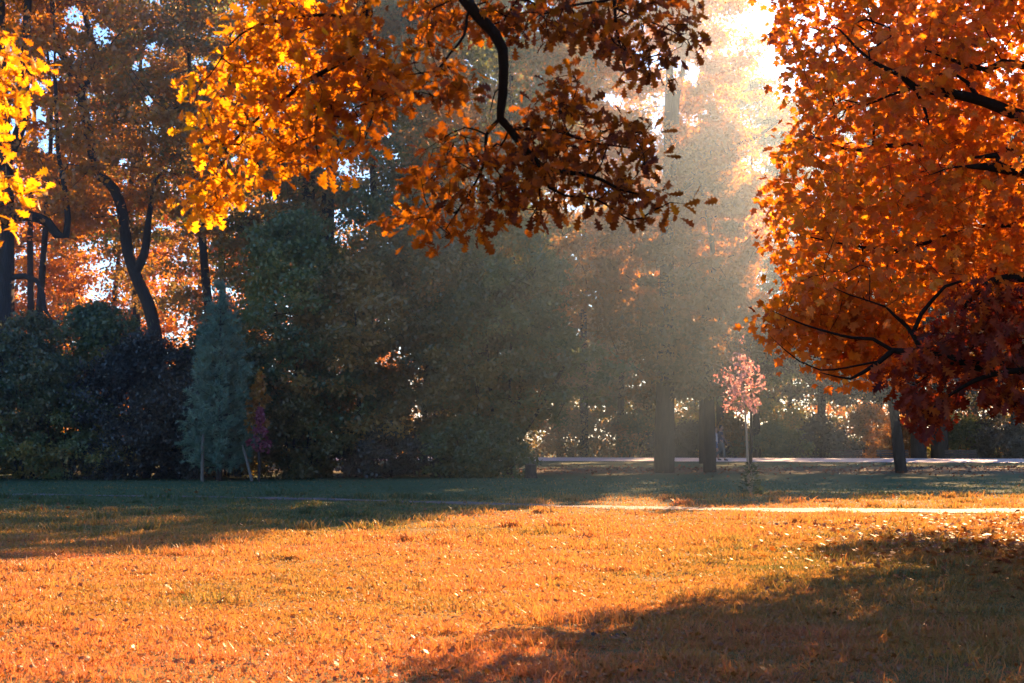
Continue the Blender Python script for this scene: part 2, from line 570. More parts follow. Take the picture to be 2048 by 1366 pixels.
def crown_targets(rng, n, H, z0, R, shape=0.75, lumps=0.5, inner=0.45):
    ph = rng.uniform(0, 6.28, 6)
    zf = rng.beta(1.25, 1.15, n)
    an = rng.uniform(0, 2 * math.pi, n)
    prof = np.sin(math.pi * np.clip(zf, 0.02, 0.985) ** shape) ** 0.6
    lump = 1 + lumps * (np.sin(2 * an + ph[0] + 4 * zf) * 0.5 + np.sin(3 * an + ph[1] - 7 * zf) * 0.5 + 0.6 * np.sin(11 * zf + ph[2]) * np.sin(an + ph[3]))
    rad = R * prof * lump * (inner + (1 - inner) * np.sqrt(rng.random(n)))
    return np.stack([rad * np.cos(an), rad * np.sin(an), z0 + (H - z0) * zf], 1)

DENSE = 2.4
def make_tree(name, label, group, x, y, H, R, z0, r, mat, seed, nleaf=14000, nclump=170, size=0.15, lean=(0, 0), spread=0.085, limb_paths=None,
              shape=0.75, holes=0.0, bark=None, cat='tree', mult=1, color=None, rise=0.0, ctilt=0.55, flat=0.38, stem=True, inner=0.45, twig=0.009, skip=None):
    rng = np.random.default_rng(seed)
    zg = gz(x, y)
    root = empty(name, (x, y, zg), label, cat, group)
    loc = np.array([x, y, zg])
    sk = Skel()
    top = H * 0.86
    k = 5
    pts = [np.array([lean[0] * t + rng.normal(0, 0.012 * H * (t > 0)) * t, lean[1] * t + rng.normal(0, 0.012 * H) * t, top * t - 0.05]) for t in np.linspace(0, 1, k)]
    rad = [r * (1 - 0.82 * t) for t in np.linspace(0, 1, k)]
    flare = [pts[0], pts[0] * 0.8 + pts[1] * 0.2 * np.array([1, 1, 0.6])]
    if stem:
        if r > 0.2:
            q = pts[0] + (pts[1] - pts[0]) * min(0.35, 0.9 / (top / 4))
            q2 = pts[0] + (pts[1] - pts[0]) * min(0.1, 0.25 / (top / 4))
            sk.path([pts[0], q2, q] + pts[1:], [r * 1.95, r * 1.4, r * 1.03] + rad[1:], step=0.3 if r > 0.2 else 0.4)
        else:
            sk.path(pts, rad, step=0.3)
    elif stem is not None:                                     # many-stemmed shrub
        for j in range(7):
            an = j * 0.9 + rng.random()
            b = np.array([0.25 * math.cos(an), 0.25 * math.sin(an), -0.05])
            sk.path([b, b + np.array([0.12 * R * math.cos(an), 0.12 * R * math.sin(an), H * 0.3]), np.array([0.4 * R * math.cos(an), 0.4 * R * math.sin(an), H * 0.75])], [r, r * 0.7, r * 0.3], step=0.25)
    for lp in (limb_paths or []):                              # limbs seen in the photo, as world points
        P = [np.asarray(q, float) - loc for q in lp[0]]
        i = sk.nearest(P[0]) if sk.p else -1
        sk.path([sk.p[i]] + P[1:] if lp[2] else P, lp[1], i if lp[2] else -1, step=0.3)
    nleaf, nclump, size = int(nleaf * DENSE), int(nclump * 1.25), size * 1.12
    tg = crown_targets(rng, nclump, H, z0, R, shape, inner=inner)
    ax = np.clip(tg[:, 2:3] / max(top, 0.1), 0, 1)
    tg[:, :2] += ax * np.array(lean)[None]
    if holes:
        tg = tg[hole_keep(tg + loc, rng, holes)]
    if skip is not None:
        tg = tg[~skip(tg + loc, rng)]
    sk.grow(tg, rng, step=max(0.3, R * 0.14), lift=0.10, keep=0.35, low=0.35)
    V, T = sk.mesh(twig, 0.47, 6 if r > 0.2 else 5, max(r, 0.05))
    np_mesh('trunk', V, T, bark or BARK, root, smooth=True)
    m = len(tg)
    ci = rng.integers(0, m, nleaf)
    sg = R * spread * (0.6 + 0.8 * rng.random(m))
    off = rng.normal(size=(nleaf, 3)) * sg[ci][:, None] * np.array([1, 1, flat])
    P = tg[ci] + off
    P[:, 2] = np.maximum(P[:, 2], 0.04)
    if holes:
        kp = hole_keep(P + loc, rng, holes)
        P, ci = P[kp], ci[kp]
    if skip is not None:
        kp = ~skip(P + loc, rng)
        P, ci = P[kp], ci[kp]
    n = len(P)
    tint = rng.random(m)
    low = hashnoise(tg[:, 0] * 0.35 + 10 + seed, tg[:, 2] * 0.35 + tg[:, 1] * 0.2, seed)
    rnd = np.clip(0.5 * low[ci] + 0.36 * tint[ci] + 0.22 * rng.random(n) + rng.normal(0, 0.05, n) - 0.02 + rise * (P[:, 2] / H - 0.55), 0, 1)  # rise: riper orange at the top, lower crown painted duller like shade
    N = norm(np.array([0, 0, 1.0]) + rng.normal(0, ctilt, (n, 3)))
    D = rng.normal(size=(n, 3)) + np.array([0, 0, -0.35])
    o = leaves('crown', P, D, N, size * (0.65 + 0.7 * rng.random(n)), KITE, mat, root, rnd)
    if color:
        o.color = (*color, 1)
    return root

def copy_tree(src, x, y, label, scale, rot, color=None, group=None):
    r = src.copy()
    col.objects.link(r)
    r.location = (x, y, gz(x, y))
    r.rotation_euler = (0, 0, rot)
    r.scale = (scale, scale, scale)
    r['label'] = label
    if group:
        r['group'] = group
    for ch in list(src.children):
        c = ch.copy()
        col.objects.link(c)
        c.parent = r
        if color and ch.name.startswith('crown'):
            c.color = (*color, 1)
    return r

def px_x(px, Y):
    return (px - CX) / F * Y

# ------------------------------------------------------------------ near trees: oak, maple, red oak
def poly_points(rng, poly, n, y0, y1, tilt=0.0):
    xs = [p[0] for p in poly]
    ys = [p[1] for p in poly]
    out = []
    while len(out) < n:
        x = rng.uniform(min(xs), max(xs), n)
        y = rng.uniform(min(ys), max(ys), n)
        k = in_poly(x, y, poly)
        for u, v in zip(x[k], y[k]):
            out.append(np.array(pix(u, v, rng.uniform(y0, y1) + tilt * (u - xs[0]) / 1000)))
    return np.array(out[:n])

def rosettes(rng, tips, dirs, per, spread, droop=0.35, updev=0.55, outward=0.8):
    n = len(tips) * per
    ci = np.repeat(np.arange(len(tips)), per)
    d = norm(dirs[ci] * outward + rng.normal(0, 0.75, (n, 3)) + np.array([0, 0, -droop]))
    P = tips[ci] + rng.normal(0, spread, (n, 3)) + d * spread * 0.5
    N = norm(np.array([0, -0.35, 0.8]) + rng.normal(0, updev, (n, 3)))
    return P, d, N, ci

def branch_path(sk, pts_px, Y, r0, r1, par=-1, step=0.07, y1=None):
    n = len(pts_px)
    P = [np.array(pix(px, py, Y + ((y1 - Y) * i / (n - 1) if y1 else 0))) for i, (px, py) in enumerate(pts_px)]
    R = [r0 + (r1 - r0) * i / (n - 1) for i in range(n)]
    return sk.path(P, R, par, step)

def make_oak():
    rng = np.random.default_rng(11)
    base = np.array([-6.2, 7.6, gz(-6.2, 7.6)])
    root = empty('oak_tree', base, 'golden oak whose lobed leaves hang on black branches over the lawn at the top', 'tree')
    sk = Skel()
    top = sk.path([base + [0, 0, -0.05], base + [0.02, 0, 0.4], base + [0.05, 0.05, 2.5], base + [0.3, 0.1, 5.2], base + [0.5, 0.2, 8.0], base + [0.3, 0, 11]], [0.5, 0.36, 0.3, 0.26, 0.16, 0.05], step=0.3)
    fork = sk.nearest(base + [0.25, 0.1, 4.8])
    m1 = sk.path([sk.p[fork], np.array([-4.0, 7.9, 5.7]), np.array([-1.9, 8.3, 5.75]), np.array([-0.75, 8.5, 5.0]), np.array(pix(928, -5, 8.5))], [0.16, 0.12, 0.085, 0.055, 0.04], fork, 0.15)
    main_px = [(928, -5), (956, 32), (989, 67), (1005, 99), (1007, 130), (1005, 190), (1001, 237), (1019, 257), (1039, 285), (1062, 312), (1086, 336), (1126, 344), (1165, 348), (1205, 360), (1240, 379), (1292, 391)]
    R = np.interp(np.arange(16), [0, 3, 6, 10, 15], [0.04, 0.034, 0.027, 0.02, 0.005])
    sk.path([np.array(pix(*p, 8.5)) for p in main_px], list(R), m1, 0.06)
    def sub(start, pts, r0, r1, y0=8.5, y1=None):
        i = sk.nearest(pix(*start, 8.5))
        branch_path(sk, [start] + pts, y0, r0, r1, i, 0.06, y1)
    sk.path([np.array(pix(1007, 122, 8.5)), np.array(pix(1016, 126, 8.5)), np.array(pix(1017, 131, 8.5))], [0.016, 0.012, 0.006], sk.nearest(pix(1006, 118, 8.5)), 0.02)
    sub((1001, 237), [(973, 269), (971, 316), (956, 356), (928, 403), (892, 458)], 0.013, 0.003)
    sub((1019, 257), [(1074, 259), (1126, 265), (1173, 283), (1232, 292), (1290, 300)], 0.013, 0.004, 8.5, 8.8)
    sub((1086, 336), [(1078, 364), (1080, 400), (1060, 440)], 0.009, 0.003)
    sub((1086, 336), [(1098, 375), (1130, 391), (1193, 399), (1262, 440), (1300, 425), (1340, 405)], 0.010, 0.003)
    sub((971, 316), [(1000, 350), (1002, 400)], 0.007, 0.003)
    sub((973, 269), [(930, 255), (880, 280), (850, 300)], 0.006, 0.003)
    sub((936, 12), [(928, 71), (900, 107), (873, 142), (845, 146), (813, 150)], 0.010, 0.004, 8.5, 8.2)
    sub((1003, 172), [(990, 185), (980, 225)], 0.006, 0.003)
    m2 = sk.nearest([-1.9, 8.3, 5.75])
    m2 = sk.path([sk.p[m2], np.array([-1.2, 8.2, 4.9]), np.array(pix(738, -5, 8.2))], [0.06, 0.035, 0.024], m2, 0.12)
    j = branch_path(sk, [(738, -5), (722, 51), (713, 99), (679, 126), (643, 146), (600, 170), (571, 198), (542, 216), (498, 253), (450, 300)], 8.2, 0.024, 0.005, m2, 0.06)
    i = sk.nearest(pix(713, 99, 8.2))
    branch_path(sk, [(713, 99), (722, 122), (738, 158), (745, 230), (720, 300)], 8.2, 0.012, 0.003, i, 0.06)
    branch_path(sk, [(643, 146), (640, 200), (630, 270), (640, 330)], 8.2, 0.009, 0.003, sk.nearest(pix(643, 146, 8.2)), 0.06)
    branch_path(sk, [(722, 51), (660, 30), (560, 40), (480, 70), (420, 150)], 8.2, 0.012, 0.004, sk.nearest(pix(722, 51, 8.2)), 0.06, 7.9)
    m3 = sk.nearest([-0.75, 8.5, 5.0])
    m3 = sk.path([sk.p[m3], np.array([-0.1, 8.8, 4.9]), np.array([0.5, 9.0, 4.75]), np.array(pix(1228, -5, 9.0))], [0.035, 0.025, 0.018, 0.013], m3, 0.12)
    branch_path(sk, [(1228, -5), (1232, 51), (1242, 103), (1252, 146)], 9.0, 0.013, 0.005, m3, 0.06)
    branch_path(sk, [(1232, 20), (1290, 40), (1340, 60), (1375, 80)], 9.0, 0.008, 0.003, sk.nearest(pix(1232, 20, 9.0)), 0.06)
    branch_path(sk, [(1228, 0), (1150, 10), (1080, 30)], 9.0, 0.010, 0.004, sk.nearest(pix(1229, 0, 9.0)), 0.06)
    m4 = sk.nearest([-4.0, 7.9, 5.7])
    m4 = sk.path([sk.p[m4], np.array([-3.5, 8.3, 5.0]), np.array(pix(-60, 60, 8.4))], [0.05, 0.03, 0.018], m4, 0.12)
    branch_path(sk, [(-60, 60), (-40, 160), (-20, 260), (-10, 360), (-25, 470)], 8.4, 0.018, 0.005, m4, 0.06)
    regs = [
        ([(372, 165), (400, 148), (440, 140), (445, 50), (475, 10), (480, -40), (745, -40), (752, 60), (800, 150), (800, 205), (780, 245), (735, 285), (690, 300), (690, 345), (645, 345), (600, 320), (560, 345), (500, 370), (430, 425), (380, 425), (362, 390), (400, 355), (430, 330), (440, 290), (390, 275), (400, 230)], 280, 7.7, 8.7),
        ([(700, 80), (790, 90), (850, 110), (930, 90), (940, 190), (890, 210), (810, 190), (730, 260)], 40, 8.0, 8.7),
        ([(830, -30), (1380, -30), (1390, 85), (1365, 145), (1320, 155), (1265, 150), (1240, 110), (1180, 95), (1110, 85), (1050, 75), (1010, 55), (960, 70), (900, 55), (840, 90)], 165, 8.5, 9.5),
        ([(840, 295), (880, 268), (935, 270), (985, 285), (1040, 262), (1045, 215), (1080, 210), (1110, 135), (1150, 140), (1165, 205), (1250, 235), (1315, 285), (1325, 360), (1300, 385), (1240, 400), (1180, 405), (1080, 430), (1000, 440), (945, 475), (865, 480), (840, 455), (740, 440), (735, 425), (800, 385), (835, 345)], 215, 8.1, 9.1),
        ([(1200, 395), (1270, 395), (1385, 392), (1370, 415), (1290, 430), (1190, 430)], 14, 8.4, 8.7),
        ([(-120, 70), (10, 85), (35, 75), (50, 130), (85, 130), (60, 175), (70, 230), (20, 235), (10, 300), (-120, 300)], 62, 8.0, 8.9),
        ([(-120, 320), (10, 325), (50, 360), (85, 385), (45, 410), (0, 405), (-10, 480), (-120, 500)], 34, 8.0, 8.9),
    ]
    tg = np.concatenate([poly_points(rng, p, n, a0, a1) for p, n, a0, a1 in [(q[0], int(q[1] * 1.15), q[2], q[3]) for q in regs]])
    up = np.array([-2.5, 2.0, 8.6]) + rand_dirs(rng, 1500) * np.array([9.0, 7.0, 3.4]) * (0.4 + 0.6 * rng.random(1500) ** 0.6)[:, None]  # unseen upper crown, spread wide overhead to cut sky light on the lawn
    px, py, fw = project(up)
    up = up[(fw < 0.5) | (py < -70) | (px < -150) | (px > 2250)]
    tg = np.concatenate([tg, up])
    tips = sk.grow(tg, rng, 0.06, lift=-0.05, keep=0.45, jit=0.008)
    V, T = sk.mesh(0.0024, 0.42, 7, 0.5)
    np_mesh('trunk', V - base, T, BARK_DARK, root, smooth=True)
    tp = np.array([sk.p[i] for i in tips])
    td = np.array([sk.dir[i] for i in tips])
    P, D, N, ci = rosettes(rng, tp, td, 6, 0.042, 0.35, 0.8)
    lsz = np.where((tp[:, 1] > 7.3) & (tp[:, 2] < 4.6), 0.084, 0.15)[ci]
    px, py, fw = project(P)
    w = np.clip((1050 - px) / 700, 0, 1)                       # painted light: sunlit gold towards the left, shaded brown at right
    rnd = np.clip(0.15 + 0.58 * w + 0.13 * rng.normal(size=len(P)) + 0.08 * rng.normal(size=len(tp))[ci], 0, 1)
    leaves('crown', P - base, D, N, lsz * (0.65 + 0.6 * rng.random(len(P))), OAKT, OAK, root, rnd, 0.4 + 1.4 * rng.random(len(P)))

MAPLE_POLY = [(1535, -60), (1540, 30), (1560, 85), (1592, 130), (1578, 170), (1602, 240), (1572, 290), (1548, 370), (1530, 440), (1532, 480), (1555, 530), (1575, 565), (1505, 600), (1498, 655), (1520, 712), (1565, 675),
              (1625, 700), (1620, 755), (1660, 770), (1700, 742), (1740, 755), (1800, 742), (1850, 735), (1900, 745), (1960, 755), (2048, 765), (2700, 860), (2700, -60)]
def make_maple():
    rng = np.random.default_rng(5)
    base = np.array([9.3, 18.6, gz(9.3, 18.6)])
    root = empty('maple_tree', base, 'big orange maple filling the right side with dense pointed leaves', 'tree')
    sk = Skel()
    sk.path([base + [0, 0, -0.05], base + [0, 0, 0.35], base + [0.05, 0, 1.5], base + [-0.1, 0.1, 5], base + [0.1, 0, 8.5], base + [0, 0, 12]], [0.48, 0.34, 0.29, 0.22, 0.12, 0.03], step=0.3)
    def limb(z, pts, r0, r1, y0=15.6, par=None):
        P = [np.array(pix(px, py, y0)) for px, py in pts]
        i = sk.nearest(base + [0, 0, z]) if par is None else sk.nearest(pix(*par, y0))
        n = len(P) + 1
        sk.path([sk.p[i]] + P, [r0 + (r1 - r0) * k / (n - 1) for k in range(n)], i, 0.15)
    limb(4.2, [(2120, 262), (2048, 235), (1960, 200), (1890, 185), (1830, 175), (1800, 150), (1740, 120), (1680, 60)], 0.10, 0.012)
    limb(0, [(1935, 165), (1905, 145)], 0.04, 0.012, par=(1965, 202))
    limb(0, [(1850, 220), (1860, 255)], 0.03, 0.01, par=(1832, 176))
    limb(0, [(1780, 190), (1730, 210), (1690, 200)], 0.02, 0.008, par=(1832, 176))
    limb(4.8, [(2120, 150), (2048, 130), (2005, 125), (1975, 140), (1930, 130), (1880, 110), (1850, 100)], 0.07, 0.012)
    limb(3.6, [(2120, 350), (2048, 345), (1990, 335), (1962, 333)], 0.085, 0.04)
    limb(0, [(2000, 330), (1992, 310), (1950, 315)], 0.05, 0.03, par=(2005, 338))
    limb(0, [(1900, 335), (1860, 350)], 0.02, 0.006, par=(1965, 333))
    limb(2.0, [(2130, 715), (2048, 729), (1956, 731), (1913, 723), (1879, 711), (1854, 706), (1810, 704), (1785, 701), (1761, 722), (1726, 745), (1700, 758), (1640, 745)], 0.09, 0.007)
    limb(0, [(1838, 691), (1825, 668), (1813, 652), (1790, 632), (1772, 614), (1700, 590)], 0.035, 0.008, par=(1854, 706))
    limb(0, [(1843, 627), (1864, 601), (1890, 573), (1930, 560)], 0.03, 0.014, par=(1825, 660))
    limb(0, [(1746, 678), (1700, 675), (1610, 650), (1545, 622)], 0.026, 0.006, par=(1785, 701))
    limb(0, [(1640, 740), (1570, 700), (1540, 672)], 0.012, 0.004, par=(1761, 722))
    limb(2.8, [(2100, 560), (2048, 555), (1985, 562), (1940, 600), (1910, 640)], 0.08, 0.02)
    limb(3.2, [(2100, 470), (2000, 450), (1900, 470), (1800, 500), (1700, 490), (1600, 470)], 0.05, 0.008, 17.2)
    limb(3.6, [(2100, 330), (1950, 300), (1800, 290), (1700, 300), (1620, 270)], 0.07, 0.01, 18.5)
    n = 9000
    d = rand_dirs(rng, n) * (0.45 + 0.55 * rng.random(n) ** 0.6)[:, None]
    tg = base + np.array([-0.5, 0, 6.6]) + d * np.array([6.0, 5.0, 6.0])
    px, py, fw = project(tg)
    infr = (px > -50) & (px < 2070) & (py > -30) & (fw > 0)
    ok = np.where(infr | (py > 700), in_poly(px, py, MAPLE_POLY), True) & (tg[:, 2] > 1.3)
    ok &= ~((((px - 1985) / 140) ** 2 + ((py - 650) / 85) ** 2 < 1) & (rng.random(n) < 0.93))
    ok &= ~((((px - 1880) / 60) ** 2 + ((py - 640) / 50) ** 2 < 1) & (rng.random(n) < 0.5))
    for hx, hy, hr in ((1650, 25, 14), (1735, 65, 16), (1755, 45, 10), (1700, 160, 13), (1680, 225, 17), (1690, 265, 13), (1620, 70, 12), (1660, 120, 10), (2000, 300, 20)):
        ok &= ~(((px - hx) ** 2 + (py - hy) ** 2 < hr * hr * 1.4))
    tg = tg[ok]
    fr = poly_points(rng, [(1535, 605), (1530, 650), (1545, 695), (1575, 670), (1640, 700), (1640, 745), (1670, 755), (1700, 742), (1800, 742), (1850, 700), (1830, 620), (1600, 560)], 150, 16.4, 17.8)
    f2 = poly_points(rng, [(1560, 40), (1600, 130), (1620, 240), (1580, 300), (1545, 400), (1540, 480), (1590, 560), (1800, 600), (2048, 540), (2048, 10)], 200, 15.2, 16.6)
    qx, qy, qf = project(f2)
    f2 = f2[~((((qx - 1990) / 150) ** 2 + ((qy - 650) / 95) ** 2 < 1))]
    tg = np.concatenate([tg, fr, f2])
    tips = sk.grow(tg, rng, 0.16, lift=0.02, keep=0.4, jit=0.02, low=0.15)
    V, T = sk.mesh(0.0022, 0.44, 6, 0.5)
    np_mesh('trunk', V - base, T, BARK_DARK, root, smooth=True)
    tp = np.array([sk.p[i] for i in tips])
    td = np.array([sk.dir[i] for i in tips])
    per = 9
    P, D, N, ci = rosettes(rng, tp, td, per, 0.11, 0.75, 0.5, 0.4)
    N = norm(np.array([-0.1, -0.75, 0.5]) + rng.normal(0, 0.5, (len(P), 3)))
    px, py, fw = project(P)
    k = np.ones(len(P), bool)
    for hx, hy, hr in ((1650, 25, 8), (1735, 65, 10), (1700, 160, 8), (1680, 225, 12), (1690, 265, 8), (1620, 70, 8)):
        k &= ~(((px - hx) ** 2 + (py - hy) ** 2 < hr * hr))
    P, D, N, ci = P[k], D[k], N[k], ci[k]
    rnd = np.clip(0.5 + 0.16 * rng.normal(size=len(P)) + 0.12 * rng.normal(size=len(tp))[ci], 0, 1)
    leaves('crown', P - base, D, N, 0.117 * (0.6 + 0.6 * rng.random(len(P))), MAPLET, MAPLE, root, rnd, 0.3 + 1.8 * rng.random(len(P)))

def make_red_oak():
    rng = np.random.default_rng(8)
    base = np.array([11.8, 16.2, gz(11.8, 16.2)])
    root = empty('red_oak_tree', base, 'dark red oak drooping its lowest twigs beneath the orange maple', 'tree')
    sk = Skel()
    sk.path([base + [0, 0, -0.05], base + [0, 0, 0.35], base + [-0.1, 0, 1.6], base + [0, 0.1, 4], base + [0.2, 0, 7]], [0.36, 0.25, 0.2, 0.13, 0.03], step=0.3)
    for z, pts, Y in ((2.3, [(2300, 690), (2150, 650), (2000, 670), (1900, 720), (1830, 770)], 15.6), (2.0, [(2250, 760), (2100, 740), (1980, 750), (1900, 790), (1850, 830)], 15.2), (2.6, [(2250, 650), (2100, 600), (1980, 600), (1900, 640)], 16.4)):
        i = sk.nearest(base + [0, 0, z])
        P = [np.array(pix(px, py, Y)) for px, py in pts]
        sk.path([sk.p[i]] + P, list(np.linspace(0.06, 0.006, len(P) + 1)), i, 0.15)
    low = poly_points(rng, [(1765, 735), (1775, 790), (1800, 790), (1835, 840), (1870, 830), (1905, 790), (1950, 780), (2000, 790), (2048, 840), (2300, 860), (2300, 560), (1920, 560), (1860, 640), (1800, 690)], 230, 14.8, 16.2)
    low = np.concatenate([low, poly_points(rng, [(1815, 780), (1895, 780), (1880, 845), (1828, 850)], 18, 15.0, 15.6), poly_points(rng, [(1990, 770), (2060, 770), (2060, 845)], 10, 15.0, 15.6)])
    back = poly_points(rng, [(1830, 650), (1900, 560), (2048, 520), (2300, 480), (2300, 760), (1900, 760)], 150, 18.0, 21.0)
    d = rand_dirs(rng, 160)
    up = base + np.array([0.4, 0, 4.2]) + d * np.array([2.6, 2.2, 2.8])
    up = up[(project(up)[0] > 2100) | (project(up)[1] > 560)]
    tg = np.concatenate([low, back, up])
    tips = sk.grow(tg, rng, 0.15, lift=-0.08, keep=0.4, jit=0.015)
    V, T = sk.mesh(0.0025, 0.42, 6, 0.4)
    np_mesh('trunk', V - base, T, BARK_DARK, root, smooth=True)
    tp = np.array([sk.p[i] for i in tips])
    td = np.array([sk.dir[i] for i in tips])
    P, D, N, ci = rosettes(rng, tp, td, 6, 0.06, 1.0, 0.5, 0.4)
    N = norm(np.array([0, -0.8, 0.4]) + rng.normal(0, 0.5, (len(P), 3)))
    rnd = np.clip(0.45 + 0.2 * rng.normal(size=len(P)) + 0.1 * rng.normal(size=len(tp))[ci], 0, 1)
    leaves('crown', P - base, D, N, 0.165 * (0.6 + 0.6 * rng.random(len(P))), REDOAKT, RED_OAK, root, rnd, 0.4 + 1.6 * rng.random(len(P)))

make_oak()
make_maple()
make_red_oak()

# ------------------------------------------------------------------ the wood: tall trees
def W(px, py, Y):
    return np.array(pix(px, py, Y))

TALL = 'tall trees of the wood behind the lawn'
Y1 = 52.0
make_tree('tall_tree', 'thick dark upright trunk at the left edge with curving low boughs', TALL, px_x(14, Y1), Y1, 25, 5.0, 9.0, 0.52, FOL_ORANGE, 21, 12000, 150, 0.17, lean=(-0.4, 0), holes=0.9,
          limb_paths=[([W(25, 430, Y1), W(60, 432, Y1), W(95, 445, Y1), W(115, 470, Y1), W(132, 472, Y1), W(136, 440, Y1), W(128, 370, Y1), W(116, 300, Y1), W(112, 200, Y1), W(108, 60, Y1)], [0.2, 0.19, 0.18, 0.17, 0.14, 0.12, 0.1, 0.08, 0.07, 0.03], True),
                      ([W(25, 560, Y1), W(50, 552, Y1), W(75, 562, Y1), W(86, 590, Y1), W(90, 620, Y1), W(105, 640, Y1)], [0.12, 0.11, 0.1, 0.09, 0.08, 0.04], True),
                      ([W(30, 330, Y1), W(45, 240, Y1), W(50, 130, Y1), W(55, 20, Y1), W(60, -60, Y1)], [0.25, 0.2, 0.18, 0.15, 0.1], True)])
make_tree('tall_tree', 'slim straight tree close beside the thick trunk at the left edge', TALL, px_x(78, 62), 62, 24, 4.0, 10.0, 0.22, FOL_ORANGE, 22, 10000, 130, 0.18, holes=0.9)
Y3 = 55.0
make_tree('tall_tree', 'tall leaning tree that forks into a wide dark Y above the bushes', TALL, px_x(330, Y3), Y3, 26, 5.5, 9.5, 0.30, FOL_ORANGE, 23, 11000, 190, 0.17, holes=0.9, lean=(-4.0, 0),
          limb_paths=[([W(330, 860, Y3), W(318, 720, Y3), W(300, 620, Y3), W(275, 560, Y3), W(255, 500, Y3), W(246, 430, Y3), W(228, 378, Y3), W(194, 345, Y3), W(186, 310, Y3), W(172, 240, Y3), W(160, 188, Y3), W(140, 140, Y3), W(118, 95, Y3), W(108, 40, Y3), W(100, -60, Y3)], [0.27, 0.26, 0.25, 0.23, 0.22, 0.21, 0.2, 0.19, 0.19, 0.19, 0.18, 0.15, 0.13, 0.11, 0.08], False),
                      ([W(165, 190, Y3), W(180, 150, Y3), W(193, 112, Y3), W(184, 80, Y3), W(175, 50, Y3), W(166, 0, Y3), W(160, -80, Y3)], [0.16, 0.15, 0.14, 0.12, 0.11, 0.1, 0.06], True),
                      ([W(193, 112, Y3), W(208, 105, Y3), W(218, 92, Y3)], [0.08, 0.07, 0.04], True),
                      ([W(172, 185, Y3), W(160, 150, Y3), W(164, 118, Y3), W(180, 95, Y3)], [0.06, 0.05, 0.04, 0.03], True),
                      ([W(272, 550, Y3), W(288, 510, Y3), W(294, 470, Y3), W(300, 420, Y3), W(310, 360, Y3)], [0.2, 0.17, 0.14, 0.1, 0.06], True),
                      ([W(120, 640, Y3), W(210, 645, Y3), W(270, 690, Y3)], [0.08, 0.12, 0.15], False)][:5], stem=None)
make_tree('tall_tree', 'green tree with a bent stem between the forked tree and the oak leaves', TALL, px_x(455, 58), 58, 23, 5.0, 6.0, 0.26, FOL_BROWN, 24, 12000, 190, 0.17, holes=0.9, lean=(-2.2, 0),
          limb_paths=[([W(300, 255, 58), W(284, 222, 58), W(268, 180, 58), W(262, 150, 58), W(255, 90, 58)], [0.12, 0.12, 0.1, 0.09, 0.06], False), ([W(330, 235, 58), W(345, 210, 58), W(358, 170, 58), W(364, 110, 58)], [0.08, 0.07, 0.06, 0.04], False)][:0])
make_tree('tall_tree', 'broad dusky tree with a double trunk behind the bright oak leaves', TALL, px_x(612, 60), 60, 27, 6.0, 6.5, 0.5, FOL_GREEN, 25, 22000, 260, 0.17, holes=0.8,
          limb_paths=[([W(625, 620, 60), W(640, 560, 60), W(650, 500, 60), W(655, 420, 60), W(665, 300, 60)], [0.4, 0.38, 0.36, 0.3, 0.2], True)])
make_tree('tall_tree', 'tall brownish tree rising just right of the double trunk', TALL, px_x(735, 63), 63, 28, 5.5, 7.0, 0.28, FOL_BROWN, 26, 20000, 240, 0.18, holes=0.8)
make_tree('tall_tree', 'tall hazy green tree behind the black hanging oak bough', TALL, px_x(880, 60), 60, 28, 6.0, 6.0, 0.34, FOL_GREEN, 27, 22000, 260, 0.18, holes=0.7)
make_tree('tall_tree', 'tall rusty tree with a thin dark stem, between the oak bough and the light beam', TALL, px_x(1022, 57), 57, 26, 5.0, 5.0, 0.24, FOL_BROWN, 28, 20000, 240, 0.17, holes=0.7)
make_tree('tall_tree', 'pale hazy tree at the left side of the light beam', TALL, px_x(1168, 87), 87, 27, 6.5, 4.0, 0.32, FOL_BROWN, 29, 22000, 250, 0.17, holes=0.7)

make_tree('tall_tree', 'fine leaved glowing tree rising behind the two park trunks into the bright sky', TALL, px_x(1405, 68), 68, 25, 3.9, 8.0, 0.22, FOL_ORANGE, 44, 5500, 150, 0.15, holes=0.8)
make_tree('tall_tree', 'tall dusky green tree just left of the thin dark stem', TALL, px_x(962, 62), 62, 25, 4.8, 6.0, 0.26, FOL_GREEN, 45, 16000, 210, 0.18, holes=0.7)
make_tree('tall_tree', 'tall glowing tree filling the sky behind the thick left trunk', TALL, px_x(60, 74), 74, 29, 5.5, 11.0, 0.25, FOL_ORANGE, 41, 8500, 150, 0.2, holes=0.75)
make_tree('tall_tree', 'tall green and rusty tree filling the sky behind the forked tree', TALL, px_x(270, 71), 71, 29, 5.5, 11.0, 0.25, FOL_GREEN, 42, 8500, 150, 0.2, holes=0.75)
make_tree('tall_tree', 'tall dusky tree filling the sky behind the left edge of the oak leaves', TALL, px_x(450, 73), 73, 30, 5.5, 10.0, 0.25, FOL_BROWN, 43, 9000, 150, 0.2, holes=0.75)
ROWG = 'trees standing on the grass strip before the promenade'
YT = 53.5
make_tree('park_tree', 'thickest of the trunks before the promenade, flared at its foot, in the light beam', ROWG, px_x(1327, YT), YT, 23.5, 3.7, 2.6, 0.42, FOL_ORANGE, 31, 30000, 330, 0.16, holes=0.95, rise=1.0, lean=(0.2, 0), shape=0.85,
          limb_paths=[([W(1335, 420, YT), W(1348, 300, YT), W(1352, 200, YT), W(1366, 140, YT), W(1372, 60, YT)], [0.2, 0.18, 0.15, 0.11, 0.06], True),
                      ([W(1360, 400, YT), W(1410, 340, YT), W(1450, 300, YT), W(1510, 275, YT), W(1555, 245, YT)], [0.16, 0.14, 0.12, 0.09, 0.04], True)])
